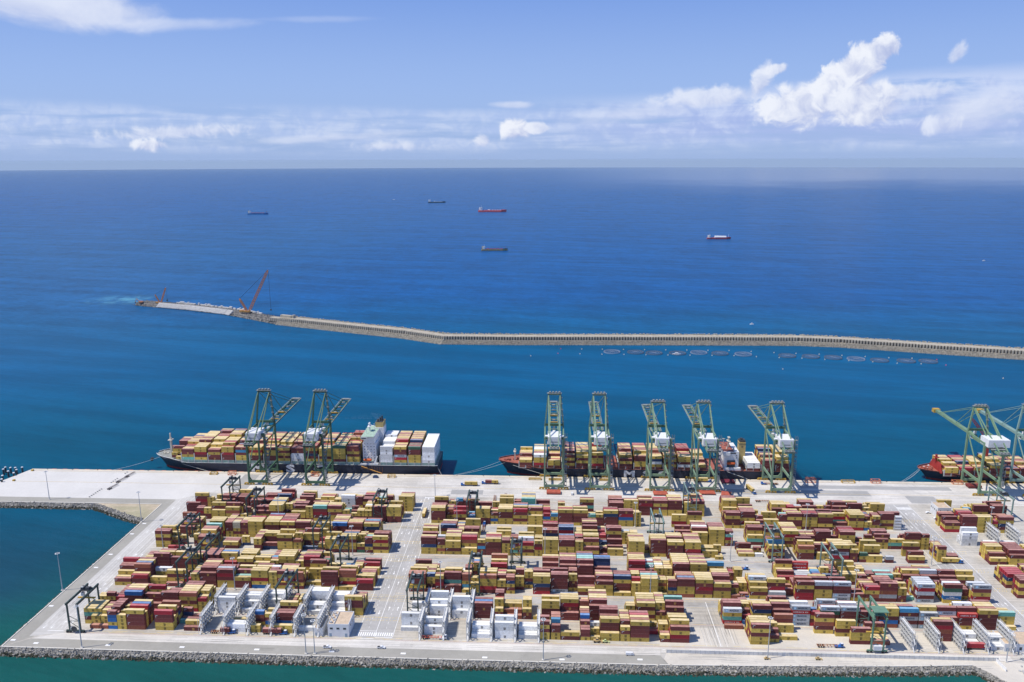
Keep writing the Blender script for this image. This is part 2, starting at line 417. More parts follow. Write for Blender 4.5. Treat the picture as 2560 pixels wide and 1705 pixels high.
# ---------------------------------------------------------------- container yard plan
# a line is one bay: slot number (6.4 m each; 's' marks a 20-foot bay), then its rows from the nearest to the
# farthest, each row written from the ground up, one letter per container; a digit is so many of mixed colours
SLOT = 6.4; SX0 = -316.9; ROWP = 2.8
YARD = {
'A1': (462.3, """
1 .|.|YMTY|YMTY|MMYY
2s O|YYY|3|RMMM|MMMY|MMMM
3s O|YYY|MMYY|RMMM|MMMY|MMMM
4s BYBBM|4|MMMMM|MMMMM|MMMMM|5M
5s YYYY|YY|YYYY|2|YYYY
6 OMMMY|YYYY|MMMMR|YYMMB|MMMMY|2M
9 YYMMR|YYY|MMYMY|4M|MYMMO|3Y
11s .|.|.|T|M|3M
12 M|MY|MM|1Y|.|M
16.6 WW|WW|1W|.|Y|.
19.1s YY|.|.|YMOB|3Y|2M
20.3s .|.|YBMY|3E|YYMY
21.5 YY|.|YBMM|YBMM|.|YYMMY
23.9 .|W|.|.|.|.
34.5 .|.|W|WWWW|.|.
37 .|WW|.|WWW|.|.
41.9 W|W|WW|WW|.|.
44.3 WWWW|WWWWW|.|.|.|.
46.7 W|W|WW|WW|.|.
48.9s YYMYM|4Y|5M|4R|3M
50s YYMM|YYMMb|5O|5O|4M|4O
51 MY|M|.|.|.|.|.
53s YMM|YMM|4M|YMMOB|5O|5O|5Y
54s Y|.|YY|YgW|.|.
55 YY|YMMMY|4M|4Y|4M|MMMMM|5M
57s YYMY|YYYMM|YMYYY|5Y|5M|5Y
58 YMMMY|5O|5Y|5R|5M|4M
60s .|.|.|R|M|2
61s MY|2M|.|YYY|3Y|.
62 MRYM|YMRMY|4Y|.|YMMY|4Y
68 .|.|.|.|.|.|O
70 YYMYM|YMRYY|5Y|MRYMY|4Y|3M
72s .|2M|MMM|YMMY|YMY
73 .|.|Y|.|.|YY|MMMO
77 .|.|.|.|.|YMOYM
79 .|.|.|.|YMYY|.
80 .|MYYM|.|.|.|.
82 .|O|Y|Y|.|MYM
88.4 .|.|.|MMORM|YYMYY|.
90.8 .|W|W|WW|WW|W
93.2 W|W|WG|WW|.|.
"""),
'A2': (485.0, """
1s YYYY|YMYY|.|.
2s YYMYM|YMYM|3M
3s YMMR|YMMM|MMMM|4M|4O|4M
4 MYMMB|5M|5Y|5Y|4M|4M
6 MM|MMMM|MM|MMMYR|MMM|3Y
8 MMRMM|4M|4M|3M|3M
10 RYMYO|5Y|5Y|5Y|5M|5M
12s YYYR|YYYY|YYYBY|YYYYY|5Y|4Y
14.2 WWWW|WWW|.|WWW|W|.
16.7 W|.|WW|WWW|WWW|W
19.1 .|.|.|WW|WWW|WWW
21.6s .|MYO|YMO|YMY|3M
22.7s .|2|YYY|YYY|3Y
23.9 W|WW|WW|.|WWWW|WWWW
26.3 W|W|WW|W|WWW|WWW
28 YYMMY|4Y|4M|3Y|3Y
35.0 .|W|.|WW|W|.
37.1 WWW|WWWW|WW|WWWWW|WWWW|W
39.5 WW|WWWWW|WWWW|WWW|.|.
41.9 MMMM|MMMB|4M|.|.
44s YMY|YYMYY|4R|YMOR|5M
45 O|MO|YYY|YYY|.|.
47s MMY|YYMYY|YYYY|YMYY
48.1s Y|.|.|.
49 YMMYY|4Y|5Y|4Y
51 MM|MMMRY|5Y|MMRMY|4Y
53s MMM|MMMOO|4M|4Y|3M
54 MMMM|YMMMM|5Y|MMMMY|5M|YYYYY
57.9s .|MYYY|YMTY|3O
59 YMYMY|5M|YYMYY|5Y|5Y|4Y
61s YYM|YYMYY|5Y|5Y|5M|5Y
62 YYMM|YTYMM|4M|YMYMT|3M
68 HTYG|MMMMM|YMMMM|4M|3Y
70s B|RR|RMM|YMMY|4Y
71 MYYNM|5Y|4M|4Y|3Y
73 MMMM|YMMRM|5Y|4M|5M|4O
75 GGGHG|4W|5W|4W|3H
77s RMYR|3M|2B|3B|2Y
78 MMMgG|4Y|4M|GGGGG|GGGG|3M
80 YMMMG|4M|WWMGW|4M|4M|3R
82 GMMM|3M|4M|3O|2M
84 OBMYY|5Y|4M|3M|3Y
86 GMGMb|4M|3M|4M|3Y
88 GMGG|YMMYY|4Y|3M|3M
90 MYM|YMMGM|4Y|3Y|3R
92 YMMH|MYMMM|4W|YMMYW|YMYY|2
94 MMMMY|5O|5Y|5Y|5M|4M
96 Y|YYYT|.|3Y|3Y|.
"""),
'B1': (517.3, """
0 YM|YY|3|YYBM|MYYM|YMMMR
2 MMR|MMY|MMMMO|YMMMN|MMMMY|MMMMM
4 .|YY|.|.|MYW|.
6 M|YYMY|2|MYY|2M
8s .|MR|.|.
9s YYYY|YYYM|YMYY|YMYE|YMMY
10 MMMM|YMMMM|MMMMO|MMMMO|YMMMY|MMMMM
12 YYMRM|5G|YMMYM|4M|4M
14 MMY|MMT|YMMM|.|MYYY
16 BYRYY|YMYYY|4Y|3M|YMYY
18s YYYYY|MMYYM|YMMMM|YMYYW|3
19 YMRYM|4Y|YMYY|4Y
21s MYMOO|MMMY|YMYYY|3
22 .|.|Y|.|.|YYY|MYYYM
24 YMMMM|3M|YMYYY|3M|4M
26 Y|YRYOO|YYY|YYMYY|4Y
28 MMR|.|YYY|MMY|MMM
34 MYMMO|YMYOO|4Y|YMMYY|4Y|4M
36s M|MMYYN|YMMMY|YMYYM|YMMYY|5Y
37s YMRMY|YMMYO|3M|YMMYY|3M
38 MM|MMTMM|4M|YMMYY|4Y
40s Y|WbYOO|YMMM|4M
41s YYY|YYMY|3Y
42 MRYYO|4Y|YMYYY|YMMYY|4Y
44s MMYY|YYMMM|YMMYY|YMMMR|4M
45s YMYNO|YMYMM|4M|YMMYY|4Y
46s .|.|MYYY|3|YMMMM
47s .|.|.|YNMYY|4M
48 RMNYY|YMMYY|4M|5M|4Y
50 .|GMMMM|YMMMM|4M|YMMMM
52s .|.|YMMYY|4|YMMMM
53 MY|2M|MMMM|.|.
55 YYYM|YYYMM|YMYYY|YMMOO|4M
57 Y|MMMYN|YMMMM|YMMMM|.|MMM
59s YYYY|YYMYR|2|YMYYY
60 YYYYY|5Y|YMYMT|YMMMM|3Y
62s Y|.|YYOY|4Y|3
63s MYNMM|3Y|YMMY
64 OYYMM|YYMMN|YMYMO|4M|4
66 YMRMY|5Y|5Y|5Y|4M
68 YYMY|4M|YMMMM|YMMMM|YYMMY
70s O|.|3M|YMY|.
71s .|M|.|YYY|3Y
72 YMY|YMYY|YMMYG|5Y|4Y
74 MG|MGRMY|4Y|.|3Y
76s .|.|MM|.|2O
77 RRMYM|4M|MMMMO|3M|3M
79 YYYMG|4M|4M|3N|4M
81 GGMMG|4W|4R|.|4M
83 YM|.|MM|.
84.4 MOYR|4M|3M|3M
86 MGOMM|4M|3R|4M
88s MMYY|YMYYY|4Y|3b|3b
89s .|T|.|.
90 GMGRG|YMMMG|YMYGG|YWMYG|4Y
92.9 YLWgM|YMYYW|YMYYM|4M|3
95s .|.|YMM|3M
96 GRYMG|4G|.|HMMG|.
101.6 .|.|.|MYMYM|MYRYM|YMMRM
"""),
'B2': (539.5, """
-1 RM|.|.|.
1.8s YYMY|YYMY|YMMM|4M
3 MMMMM|4M|.|4Y
5 MMMM|2|.|YYYY|3M|3M
7 YYMMY|3Y|4M|4M|3M
9 MMYMM|YMMMM|YMMMM|YMMYO|4Y
11 YMR|YYYYY|5B|.|3Y
13 YYMY|YMNY|3Y|YYNY
15 MMY|YYYY|2Y|3
17s YYMY|YMMM|4b|4M|4O|4M
18 MMMYY|YMYYY|YMYYY|5Y|4Y
20s YYYY|YMMM|YYMY|4M
21 YYMMR|YMMMM|YMMYY|YMMMM|4B
23s MMMM|MMMg|YMMM|YYMYY|4Y
24 YYY|YY|.|.
26s MMb|.|.|.
27s MYY|YYY|YYM|.
28 YY|YYR|.|MMM|.
34 YMY|.|.|YYM|.|.
36s MMY|MMM|.|.
38.5 MW|W|.|.
40s MMM|3M|.|.
41s 4|YMTO|YMMB|4Y
43 MMMR|3M|YMYY|YMMMO|4Y
45s 2|.|.
47s YY|YY|.|.
48s YYM|2|.|.
49 YMM|YMYM|YMYMO|YMYYY|4M
51 MMMM|YMMMM|YMYMM|YYMMY|YYMYM
53 MMMM|MMMMM|MMMTT|YMMTT|MMMMN
55 MM|MMM|YMMNN|YMMNB|4T
57s .|.|Y|.
59 YMR|YMMMR|YMYMY|YMYYY|5Y
61s YY|YMM|YYMT|4M|4W
62s YYYY|YYYY|YMYW|4Y|4O
63s MYYY|YYYY|.|MMM
64 MMMMM|YMMYY|YMYYY|5Y|5Y|5Y
66 YYMYY|YMMYM|YYYYY|YMYYM|5Y
68 YMM|YMMYb|4M|4M|3M
70s MOM|MMR|.|MR
71s YYYY|YYYY|.|.
73.5s G|W|.|.
76 YR|YYM|YYY|YYYYM|3Y
78 YR|GG|GG|MG|HHHH|3
79.9s NMM|YYB|YYb|3Y
81s NYN|2Y|YMYY|3Y
82s MTM|2M|3M|3M
83 MYY|YYY|YYYY|YYYYY|4Y
85s YYM|YYY|YYYY|YYYY
86s MY|YYM|3M|.
87 MYT|YMM|YYT|2M|.
89s YM|YMY|.|.
90 TMM|YMMY|4M|3Y
92 RGM|YMMG|3M|3T
94 MMM|YMMM|YMT|.
96 YMY|YYMY|.|.|.|Y
101.5 MYNR|MYNR|YMMR|4R
104 YMYM|YMYMM|4Y|4M
106 YYMY|4Y|4M|3M
"""),
'C1': (573.8, """
0.3 .|YYMYM|YYYMM|.|.
2s R|.|YOY|YMOY|.
3s R|.|.|MMY|.
5s .|.|MMYY|3Y|.
6 YMYM|4|YYMYY|YMMMM|YMMMO|4O|YMYMT
8.9 .|MY|2M|MM|.|.
11s .|.|.|NYY|.
13s MMYY|MMYO|4M|4Y|4M
14 .|NM|.|4Y|4Y
16 YYYMY|4Y|4Y|YMYYY|4Y
18s YYYO|3|YYMYY|4Y
19 .|N|.|MMYY|MMYYM|3Y
21s .|MY|MM|MMR|.
22 MYYY|YYYY|YMYYY|3Y|3Y
24 MYYMY|YYMYY|4Y|.|YMMN
26s gMY|.|YMYYY|4Y
27s MYNMM|YMMg|YYYM|YYYT|4Y
28 YMYRY|4M|YMMMM|YMMMO|4M
34 YYNMM|5Y|YMMM|YMYMM|YMMM|YYYY
36s YOYMM|4Y|YMMMG|4Y|.
37 YMYY|YMYYY|YMYYY|YMMMM|5Y
39 YY|YOYOR|YMMMM|YMYYY|4Y
41s MMbMY|.|.|.
42 MMMMY|5M|YMMMR|YMMYY|.
44s YYYYM|YMMYM|YMMMY|4M|.
45s YTYMY|4Y|YMYYO|4Y
46 YMYR|YYYYW|5Y|.|YYMYY
48s YYRMY|4M|YMYYY|YYYYY|.
49 YYYYY|YMYYY|4Y|.|.
51 YYYMM|YMMMM|YYYMM|YMRRN|4M
53s YYYYY|YYMYO|4M|YMYYM
54 MYM|YYYYM|4Y|YMYYY|YMMYY
56s M|.|MM|YY|3N
57 .|YY|.|MM|.|YMM
59.5 MYYYY|MYYYY|5Y|YMYMM|YMYYY|4Y
61.6s .|.|.|YM|2Y
62.2 .|YMMMM|YYYYY|5Y|5Y|4Y
64.2 MMMMY|YMMMY|4M|YYYYM|5Y
66.3 MMRYY|5Y|YMYYM|YMMMM|5Y
68.5 .|YY|.|MY|2Y
70s Y|Y|.|MYY|.|.
73 .|.|Y|M|Y|.|MM
75s .|.|W|.|YM|.
76.5 .|MYMY|YMYYb|4Y|4B
80 .|MMYO|YMYYY|4M|YMMMM|4M
82.3 .|YY|.|M|YMM
84 MRGMY|YMRMY|4M|4M
86s MMMY|YMYYY|4M|4M
87.2s MYg|.|.|M
88 YY|.|YMYY|.|.|YYYY
90.3s MG|.|.|.
93 MY|MMM|.|.|YYMY|.
96.6s .|YYYYM|4Y
97.6 .|Y|.|M|M|.
102.6 MY|MOM|MOY|YYYY|4Y
104.8 YYM|YYMM|YMMM|YMMM|4M
107 YYM|YYYY|YYYYY|4Y|4Y
"""),
'C2': (596.5, """
-0.5 MRY|.|.|.
1s YY|YYY|2|.
2 MMM|4M|.|4M
3.4s MY|YYY|.|YYYM
6 MRYYY|5Y|5Y|4M
8s YYMMM|5O|5M|YMYYY
9s YMYEE|5Y|5M|5Y
10s YMOMM|5M|5Y|5Y
11 YYYYY|5Y|5Y|YMYYR
13.2 YYMMY|5Y|5Y|5Y|5R
15.2 YYMMY|YMYYR|YMMMM|5M|5O
17.2 YMYMM|YMYYY|4Y|4M
19.5 YYY|.|YYYY|3Y
22 YNMMB|YMYYY|YMYMM|5Y
24 YYMMO|YMYYY|5Y|4M
26.1 YMMNY|5M|5b|4Y
33.7 MMYY|YYMM|YYMY|.
36 MYYMN|5M|YMMM|4M
38s YMYY|YMYY|4M|4Y
39 YYYM|YYYM|.|.|YYYYY|4Y
43 .|.|.|YY|.|YY
47 .|.|YYYY|.|.|YG
49 YYNM|YYMM|YMMYM|YMMYR|4Y
51 YMYRN|YMMYN|YMMMM|4M
53s YYYY|YYMY|4Y|.
54 MYMY|YYMMM|4M|YMYYM
56s MYR|MYR|.|YMR
57 MMMYM|YYMYM|.|.
59s YYYY|YYYG|.|.
60s YYYY|YYYY|.|.
65.7 MYM|MYMM|YMYYM|.
67.8 YYYY|YYYYM|YMMMW|5M|5M
69.9 YYYYY|YYMYY|YMMMM|5M|5M
71.9s MYRTM|YYMTM|4Y|.
74.8 .|MTY|YYYYM|YMMMM|4M|5Y
76.8 TYM|TYMYM|YYYM|5M|4Y
79 YMYRY|5Y|YYYYM|5Y|5Y|5Y
81s YMMM|4Y|4M|.
82s YYYM|YYMY|4M|3W
83 MMMMM|MMMMM|YMMM|.
85s Y|.|YYM|2Y
86 YYYYM|YMMMM|YYMMR|YMMMM|4M
88s YM|YMM|.|.
89.2s YY|YYYM|.|.
90.4 YYM|MYYM|.|YMMM
92 MTY|.|.|M
94 MYYMM|4M|.|3M
96s YYYYM|4Y|.
97 M|.|M|M|.
101.6 .|.|.|WWWW|WWWWW|WW
104.5 .|.|.|.|W|.
106.5 .|.|.|.|W|.
"""),
'D1': (628.8, """
0 MO|.|.|YMMM|.|.
2s YMRM|YMRM|3M|.
3s MMYY|3|YYM|.
4 YYY|YYMMY|4Y|.|3
6 MYOY|MYOYM|.|4M
8s YY|.|.|YMM
10 MYM|MYMM|.|3M
12 MYMYY|5Y|5Y|5N|5Y
14s YY|.|YYMYY|4O|4M|4Y
15 MYY|.|MYYM|.|MYYM
17s MYYYY|3Y|.|3Y
18 YMRMT|YMYYY|5Y|5M|4Y
20 YYMYM|5Y|5Y|.|4Y
22s YYYY|2|.|3T
23s YMY|.|MMM|4M
24s YMYY|YYYY|.|3Y
25s YMYY|YMYYY|5W|5Y
26 MMMMM|4Y|4R|4Y
28 MMYYY|YMMYY|.|YMMM|YYMYY
34 YMMMY|5Y|5O|5M
36s Y|.|YYMO|YYMM|4Y
37 YMYR|YMYYR|.|YY
39s YMB|YMM|YMb|.
40 MMYYY|YYMYY|.|4M|3M
42s YBYM|.|YYMY|3M
43 YYMMY|YYMMY|.|YYYY
45 YMYMR|.|YMYYY|YYMYN
47 YYY|YYMYM|YYMYY|.|YYYY
49s YYBR|YYYMR|4Y|4M
50s YYYb|YMMY|4O|.
51 MMMMY|5R|5Y|4M
53 YMMOY|.|YMYYY|4Y
55s YBYT|YYYY|.|.
56s MMMY|.|YMMY|.
57 MMMNY|YMMYR|YYMYM|4M
59 YYBRM|YYRYM|.|.|MMM
61s YYYYY|YYY|.|YYY
66 YRYY|.|.|.
68 YYYYM|YYYY|.|.
73 YMMYM|YMMYM|.|YMMO
75 Y|ORYMM|YMMYM|YMMNM
77s OBM|OBMM|.|.
78 OYY|.|.|OYYY|.
80s MOMMM|YMMMT|4M|.
81 YMMYM|5Y|4M|4M|YMMM
83 MYYYM|YMMMR|5M|YMYYY|3M
85 MYMMY|5M|.|5M|4M
87 .|YM|.|YTRY|.|4M
89 RYYMY|5Y|5Y|5Y|4Y
91s BYY|.|4M|4M
92s YYMMY|5M|5M|YYYN
93 .|YMYMM|MYMMM|4M
95s .|.|YYYB|YMMMM|4Y
101.3 RYM|RYM|RYMM|.|4M
103.4 MMMMM|YMMMM|YMNY|YYMNR|YMMRM
105.3 YYYYY|YYYYY|.|3Y
107s OMYR|MYYR|.|3M
108 YMNYM|YMNYO|4M|.|4O
"""),
'D2': (651.0, """
0.3 MMRMY|.|.|.
2s YYYY|3Y|.|.
3s YYY|.|4Y|.
4 MMM|YMMM|MMMM|.|MMM
6 YMMM|MMMM|4M|YMMMY|4R
8 MMM|YMM|.|3M|.
10 MMM|MMR|4M|YMMM|.
12 YMRMN|5O|.|YMMR|YMMMM
14 MMY|MMM|.|.
15 .|MMMM|.|YMMM|.|YYYY
17s MMM|.|3Y|.
18 YMY|YYMY|4R|YMMY
20s YYYY|YYMY|.|.
21 WWWWW|.|.|YYMY|.
23s MYMMM|5Y|4Y|4M
24 YMYM|YYMM|.|MMMM
26s YMYY|.|4T|.
27s YYM|YYM|.|4M
28.2s MMM|.|.|.
29 YYYYY|YYYY|.|YYYY
34 YYMMY|YMMM|.|.
36s YYYY|YYMM|.|.
37s YMMMb|YMMY|4R|.
38 MMMM|MMR|MMM|YMM
40 MM|MMM|.|.
42s YMYY|.|.|.
43 YMYYY|YYYY|5Y|.
45s MMM|YYYO|4M|.
46 YYMTT|5Y|5Y|5N
48 MNM|YMMM|3Y|.
51s YYYY|YYMO|.|.
54 YMTMY|YMTMM|.|.
58 YYMM|YMMM|.|YMMM
60 YYYYY|.|3M|MMMM
62 MMMRM|YYYYY|.|YYYMO
64 YYMYM|5M|YMMMR|.
66 YYMMM|5Y|5M|5Y
68.2s YYYYY|4Y|5M|.
69 YYYYM|YMMMR|5Y|5O|5R
73.4 MYY|MYYYY|YMYYY|5M|YMMMM|4R
75.4 MRYM|.|.|YYYYY|.
77.3s Y|YY|.|.
80 YMM|MYYY|4Y|YMMY|3M
82s YMMR|MMMR|.|3Y
83s YYYO|YYYG|.|.
84 MMMM|MMM|.|YYYM
86s YYY|YYMY|.|3Y
87s YMM|MMMM|.|MMM
88 MMMM|YMMMM|.|.|YYMM
90 MMRMM|4M|YMMG|.|4Y
92s YYYY|.|YMMY|.
93 MYYYY|YYMY|.|YYMY
103.1 .|.|.|.|.|.|YYYY
105.5s MbM|YMMb|YMYY|.
106.6 MMYMM|YMMYY|4Y|YYYY
109 YYMMM|YYMMM|.|YMMMM
"""),
}
PAL = 'YYYYYYYYYYMMMMMMMRONY'


def rand_stack(n): return ''.join(random.choice(PAL) for _ in range(n))


def parse_rows(s):
    rows = []
    for tok in s.split('|'):
        if tok == '.': rows.append('')
        elif tok[0].isdigit():
            st = rand_stack(int(tok[0]))
            if len(tok) > 1: st = st[:-1] + tok[1]
            rows.append(st)
        else: rows.append(tok)
    while len(rows) < 6:
        last = len(rows[-1])
        if last >= 3: rows.append(rand_stack(max(2, last - random.choice((0, 0, 1)))))
        else: rows.append('')
    return rows


def field_of(s): return 0 if s < 31 else 1 if s < 66.9 else 2 if s < 100 else 3


FIELD = ['left yard', 'middle yard', 'right yard', 'far right yard']
BLOCKW = {'A1': 'nearest block', 'A2': 'second block', 'B1': 'third block', 'B2': 'fourth block', 'C1': 'fifth block', 'C2': 'sixth block', 'D1': 'seventh block', 'D2': 'farthest block'}
ORD = 'first second third fourth fifth sixth seventh eighth ninth tenth eleventh twelfth thirteenth fourteenth fifteenth sixteenth seventeenth eighteenth nineteenth twentieth'.split() + ['twenty-first', 'twenty-second', 'twenty-third', 'twenty-fourth', 'twenty-fifth']
ROWW = ['front row', 'second row', 'third row', 'fourth row', 'fifth row', 'sixth row', 'seventh row']
W40, L40, L20 = 2.44, 12.19, 6.06
LIST = []          # x0, y0, z0, length, height, letter, label, weight
for bk, (y0, txt) in YARD.items():
    counts = {}
    for line in txt.strip().split('\n'):
        a, b = line.split(' ')
        short = a.endswith('s'); s = float(a.rstrip('s'))
        fl = field_of(s); counts[fl] = counts.get(fl, -1) + 1; bay = counts[fl]
        L = L20 if short else L40
        th = 2.62 if short else 2.86
        rows = parse_rows(b)
        gap = 0.34 if short else 0.30
        x0 = SX0 + SLOT * s + gap / 2
        cover = -1e9
        for r, st in enumerate(rows):
            yy = y0 + ROWP * r + random.uniform(-.05, .05)
            for t, ch in enumerate(st):
                top = (t == len(st) - 1)
                zb = t * th
                vis = max(0.0, min(th, (t + 1) * th - max(zb, cover)))
                D = math.hypot(x0, yy)
                w = (L * vis * 0.84 + (L * W40 * 0.5 if top else 0)) * (500.0 / yy) ** 2
                if x0 > 300: w *= 0.5
                tier = 'topmost' if top and t else ('on the ground' if t == 0 else ORD[t] + ' up')
                lab = f"{'short' if short else 'long'} {COL[ch][0]} container, {tier}, {ORD[min(bay, 24)]} bay from left, {ROWW[r]}, {BLOCKW[bk]}, {FIELD[fl]}"
                xj = x0 + random.uniform(-.08, .08)
                LIST.append([xj, yy, zb, L, th - 0.03, ch, lab, w, short])
            cover = max(cover - ROWP * 0.66, len(st) * th - ROWP * 0.66) if st else cover - ROWP * 0.66


def container_geo(mb, x, y, z, L, h, ch, marks, ps=0, logo=None):
    """one container: body, corner posts, rails, door gear, lettering; slot ps paint, ps+1.. marks"""
    e = 0.04
    mb.box(x + e, y + e, z + .12, x + L - e, y + W40 - e, z + h - .02, ps)
    for cx in (x, x + L - .16):
        for cy in (y, y + W40 - .16):
            mb.box(cx, cy, z, cx + .16, cy + .16, z + h, ps)
    for cy in (y, y + W40 - .1):
        mb.box(x + .16, cy, z + .02, x + L - .16, cy + .1, z + .16, ps)
        mb.box(x + .16, cy, z + h - .1, x + L - .16, cy + .1, z + h, ps)


def marks_for(ch, short, rnd):
    if ch == 'Y': return 'emblem_dark'
    if ch == 'W': return 'emblem_dark' if rnd < .45 else None
    if ch == 'M': return 'emblem_gold' if rnd < .16 else ('tag' if rnd < .5 else None)
    if ch == 'G' and not short: return 'maersk' if rnd < .85 else None
    if ch == 'H' and not short: return 'hamburg'
    if ch == 'L' and not short: return 'dal'
    if ch == 'R' and not short and rnd < .5: return 'tag'
    if ch == 'N' and rnd < .5: return 'tag'
    if ch == 'T' and rnd < .5: return 'tag'
    return None


def add_marks(mb, kind, x, y, z, L, h, both=True):
    """lettering 6 mm proud of the long sides; material slots 1 dark, 2 gold, 3 white, 4 light blue, 5 ink"""
    sides = [(y - .006, False)] + ([(y + W40 + .006, True)] if both else [])
    for yy, fl in sides:
        xc = x + L / 2; zc = z + h / 2
        if kind in ('emblem_dark', 'emblem_gold'):
            mi = 1 if kind == 'emblem_dark' else 2
            xe = xc + (.35 if not fl else -.35)
            add_text(mb, 'm', 1.75, xe, yy, zc + .42, mi, fl, .05, 1.15)
            add_text(mb, 'sc', 1.55, xe, yy, zc - .45, mi, fl, .05, 1.1)
        elif kind == 'maersk':
            s = -1 if not fl else 1
            xs = xc + s * 4.0
            mb.add([(xs - .85, yy, zc - .85), (xs + .85, yy, zc - .85), (xs + .85, yy, zc + .85), (xs - .85, yy, zc + .85)], [(0, 1, 2, 3)] if not fl else [(3, 2, 1, 0)], 4)
            dy = -.006 if not fl else .006
            star = []
            for k in range(14):
                rr = .72 if k % 2 == 0 else .33
                a = math.pi / 2 + k * math.pi / 7
                star.append((xs + rr * math.cos(a), yy + dy, zc + rr * math.sin(a)))
            mb.add(star, [tuple(range(14)) if not fl else tuple(range(14))[::-1]], 3)
            add_text(mb, 'MAERSK', 1.75, xc - s * 1.0, yy, zc, 5, fl, .03, .98)
        elif kind == 'hamburg':
            add_text(mb, 'HAMBURG', 1.15, xc - (2.3 if not fl else -2.3), yy, zc, 3, fl, .02)
            add_text(mb, 'SÜD', 1.15, xc + (3.6 if not fl else -3.6), yy, zc, 3, fl, .02)
            mb.add([(xc + .9, yy, zc - .7), (xc + 2.0, yy, zc), (xc + .9, yy, zc + .7), (xc + 1.3, yy, zc)], [(0, 1, 2, 3)] if not fl else [(3, 2, 1, 0)], 3)
        elif kind == 'dal':
            add_text(mb, 'DAL', 1.9, xc, yy, zc, 3, fl, .05)
            for s in (-1, 1): mb.add([(xc + s * 3.2 - 1, yy, zc - .6), (xc + s * 3.2 + 1, yy, zc - .6), (xc + s * 3.2 + 1, yy, zc - .35), (xc + s * 3.2 - 1, yy, zc - .35)], [(0, 1, 2, 3)] if not fl else [(3, 2, 1, 0)], 3)
        elif kind == 'tag':
            xt = x + 1.0 if not fl else x + L - 1.0
            mb.add([(xt - .12, yy, z + .7), (xt + .12, yy, z + .7), (xt + .12, yy, z + h - .5), (xt - .12, yy, z + h - .5)], [(0, 1, 2, 3)] if not fl else [(3, 2, 1, 0)], 3)
            mb.add([(xt + .3, yy, z + h - .8), (xt + 1.3, yy, z + h - .8), (xt + 1.3, yy, z + h - .5), (xt + .3, yy, z + h - .5)] if not fl else [(xt - 1.3, yy, z + h - .8), (xt - .3, yy, z + h - .8), (xt - .3, yy, z + h - .5), (xt - 1.3, yy, z + h - .5)], [(0, 1, 2, 3)] if not fl else [(3, 2, 1, 0)], 3)


MARKS = [M_MARK_DARK, M_MARK_GOLD, M_MARK_WHITE, M_MARK_BLUE, M_MARK_INK]
_cm = {}


def cont_mesh(L, h, ch, kind):
    k = (L, round(h, 2), ch, kind)
    if k not in _cm:
        mb = MB(); container_geo(mb, 0, 0, 0, L, h, ch, None)
        # door end: leaves, lock rods
        mb.box(L - .03, .16, .16, L + .012, W40 - .16, h - .1, 0)
        for q in (.45, .95, 1.5, 2.0): mb.box(L + .012, q - .03, .2, L + .05, q + .03, h - .15, 6)
        if kind: add_marks(mb, kind, 0, 0, 0, L, h)
        if ch == 'W':            # machinery panel of the refrigerated box
            mb.box(-.02, .3, .3, .05, W40 - .3, h - .5, 6)
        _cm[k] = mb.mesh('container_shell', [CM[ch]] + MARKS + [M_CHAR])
    return _cm[k]


YARD_REST = []
used_labels = set()


def plain_container(x, y, z, L, h, ch, label, name=None, rz=0, group='shipping containers stacked in the yard'):
    rnd = random.random()
    o = bpy.data.objects.new(name or ('reefer_container' if ch == 'W' else 'shipping_container'), cont_mesh(L, h, ch, marks_for(ch, L < 10, rnd)))
    C.objects.link(o); o.location = (x, y, z); o.rotation_euler = (0, 0, rz)
    tag(o, label, 'container', group)
    used_labels.add(label)
    return o


order = sorted(range(len(LIST)), key=lambda i: -LIST[i][7])
best = set(order[:272])
for i, (x, y, z, L, h, ch, lab, w, short) in enumerate(LIST):
    if i in best: plain_container(x, y, z, L, h, ch, lab, name='shipping_container')
    else: YARD_REST.append((x, y, z, L, h, ch))

# ---------------------------------------------------------------- the setting
WATER = -3.0


def ground_mat(name, col, stain=0.10, grain=0.04, tile=None, col2=None, rough=0.9, tracks=0.0):
    m = bpy.data.materials.new(name); m.use_nodes = True
    T = NT(m.node_tree); b = T.n['Principled BSDF']
    b.inputs['Roughness'].default_value = rough; b.inputs['Specular IOR Level'].default_value = 0.15
    g = T.n.new('ShaderNodeNewGeometry'); P_ = g.outputs['Position']
    sp = T.n.new('ShaderNodeSeparateXYZ'); T.l.new(P_, sp.inputs[0])
    n1 = T.noise(P_, 0.03, 6.0, 0.62, 0.4); n2 = T.noise(P_, 0.35, 5.0, 0.65); n3 = T.noise(P_, 2.2, 3.0, 0.7)
    f = T.m('ADD', T.ramp(n1, 0.3, 0.7, -stain, stain), T.ramp(n2, 0.3, 0.7, -stain * .5, stain * .5))
    f = T.m('ADD', f, T.ramp(n3, 0.25, 0.75, -grain, grain))
    f = T.m('ADD', f, 1.0)
    if tracks:          # long tyre-polished streaks along x
        st = T.xyz(T.m('MULTIPLY', sp.outputs[0], 0.012), T.m('MULTIPLY', sp.outputs[1], 0.55), 0.0)
        f = T.m('ADD', f, T.ramp(T.noise(st, 1.0, 4.0, 0.6), 0.35, 0.65, -tracks, tracks))
    if tile:
        for ax, s in ((0, tile[0]), (1, tile[1])):
            q = T.m('ABSOLUTE', T.m('SUBTRACT', T.m('FRACT', T.m('DIVIDE', sp.outputs[ax], s)), 0.5))
            f = T.m('SUBTRACT', f, T.m('MULTIPLY', T.m('GREATER_THAN', q, 0.5 - 0.10 / s), tile[2]))
    base = T.mix(1.0, col, T.xyz(f, f, f), 'MULTIPLY')
    if col2:
        base = T.mix(T.ramp(T.noise(P_, 0.018, 5.0, 0.6, 0.6), 0.42, 0.62), base, T.mix(1.0, col2, T.xyz(f, f, f), 'MULTIPLY'))
    T.l.new(base, b.inputs['Base Color'])
    return m


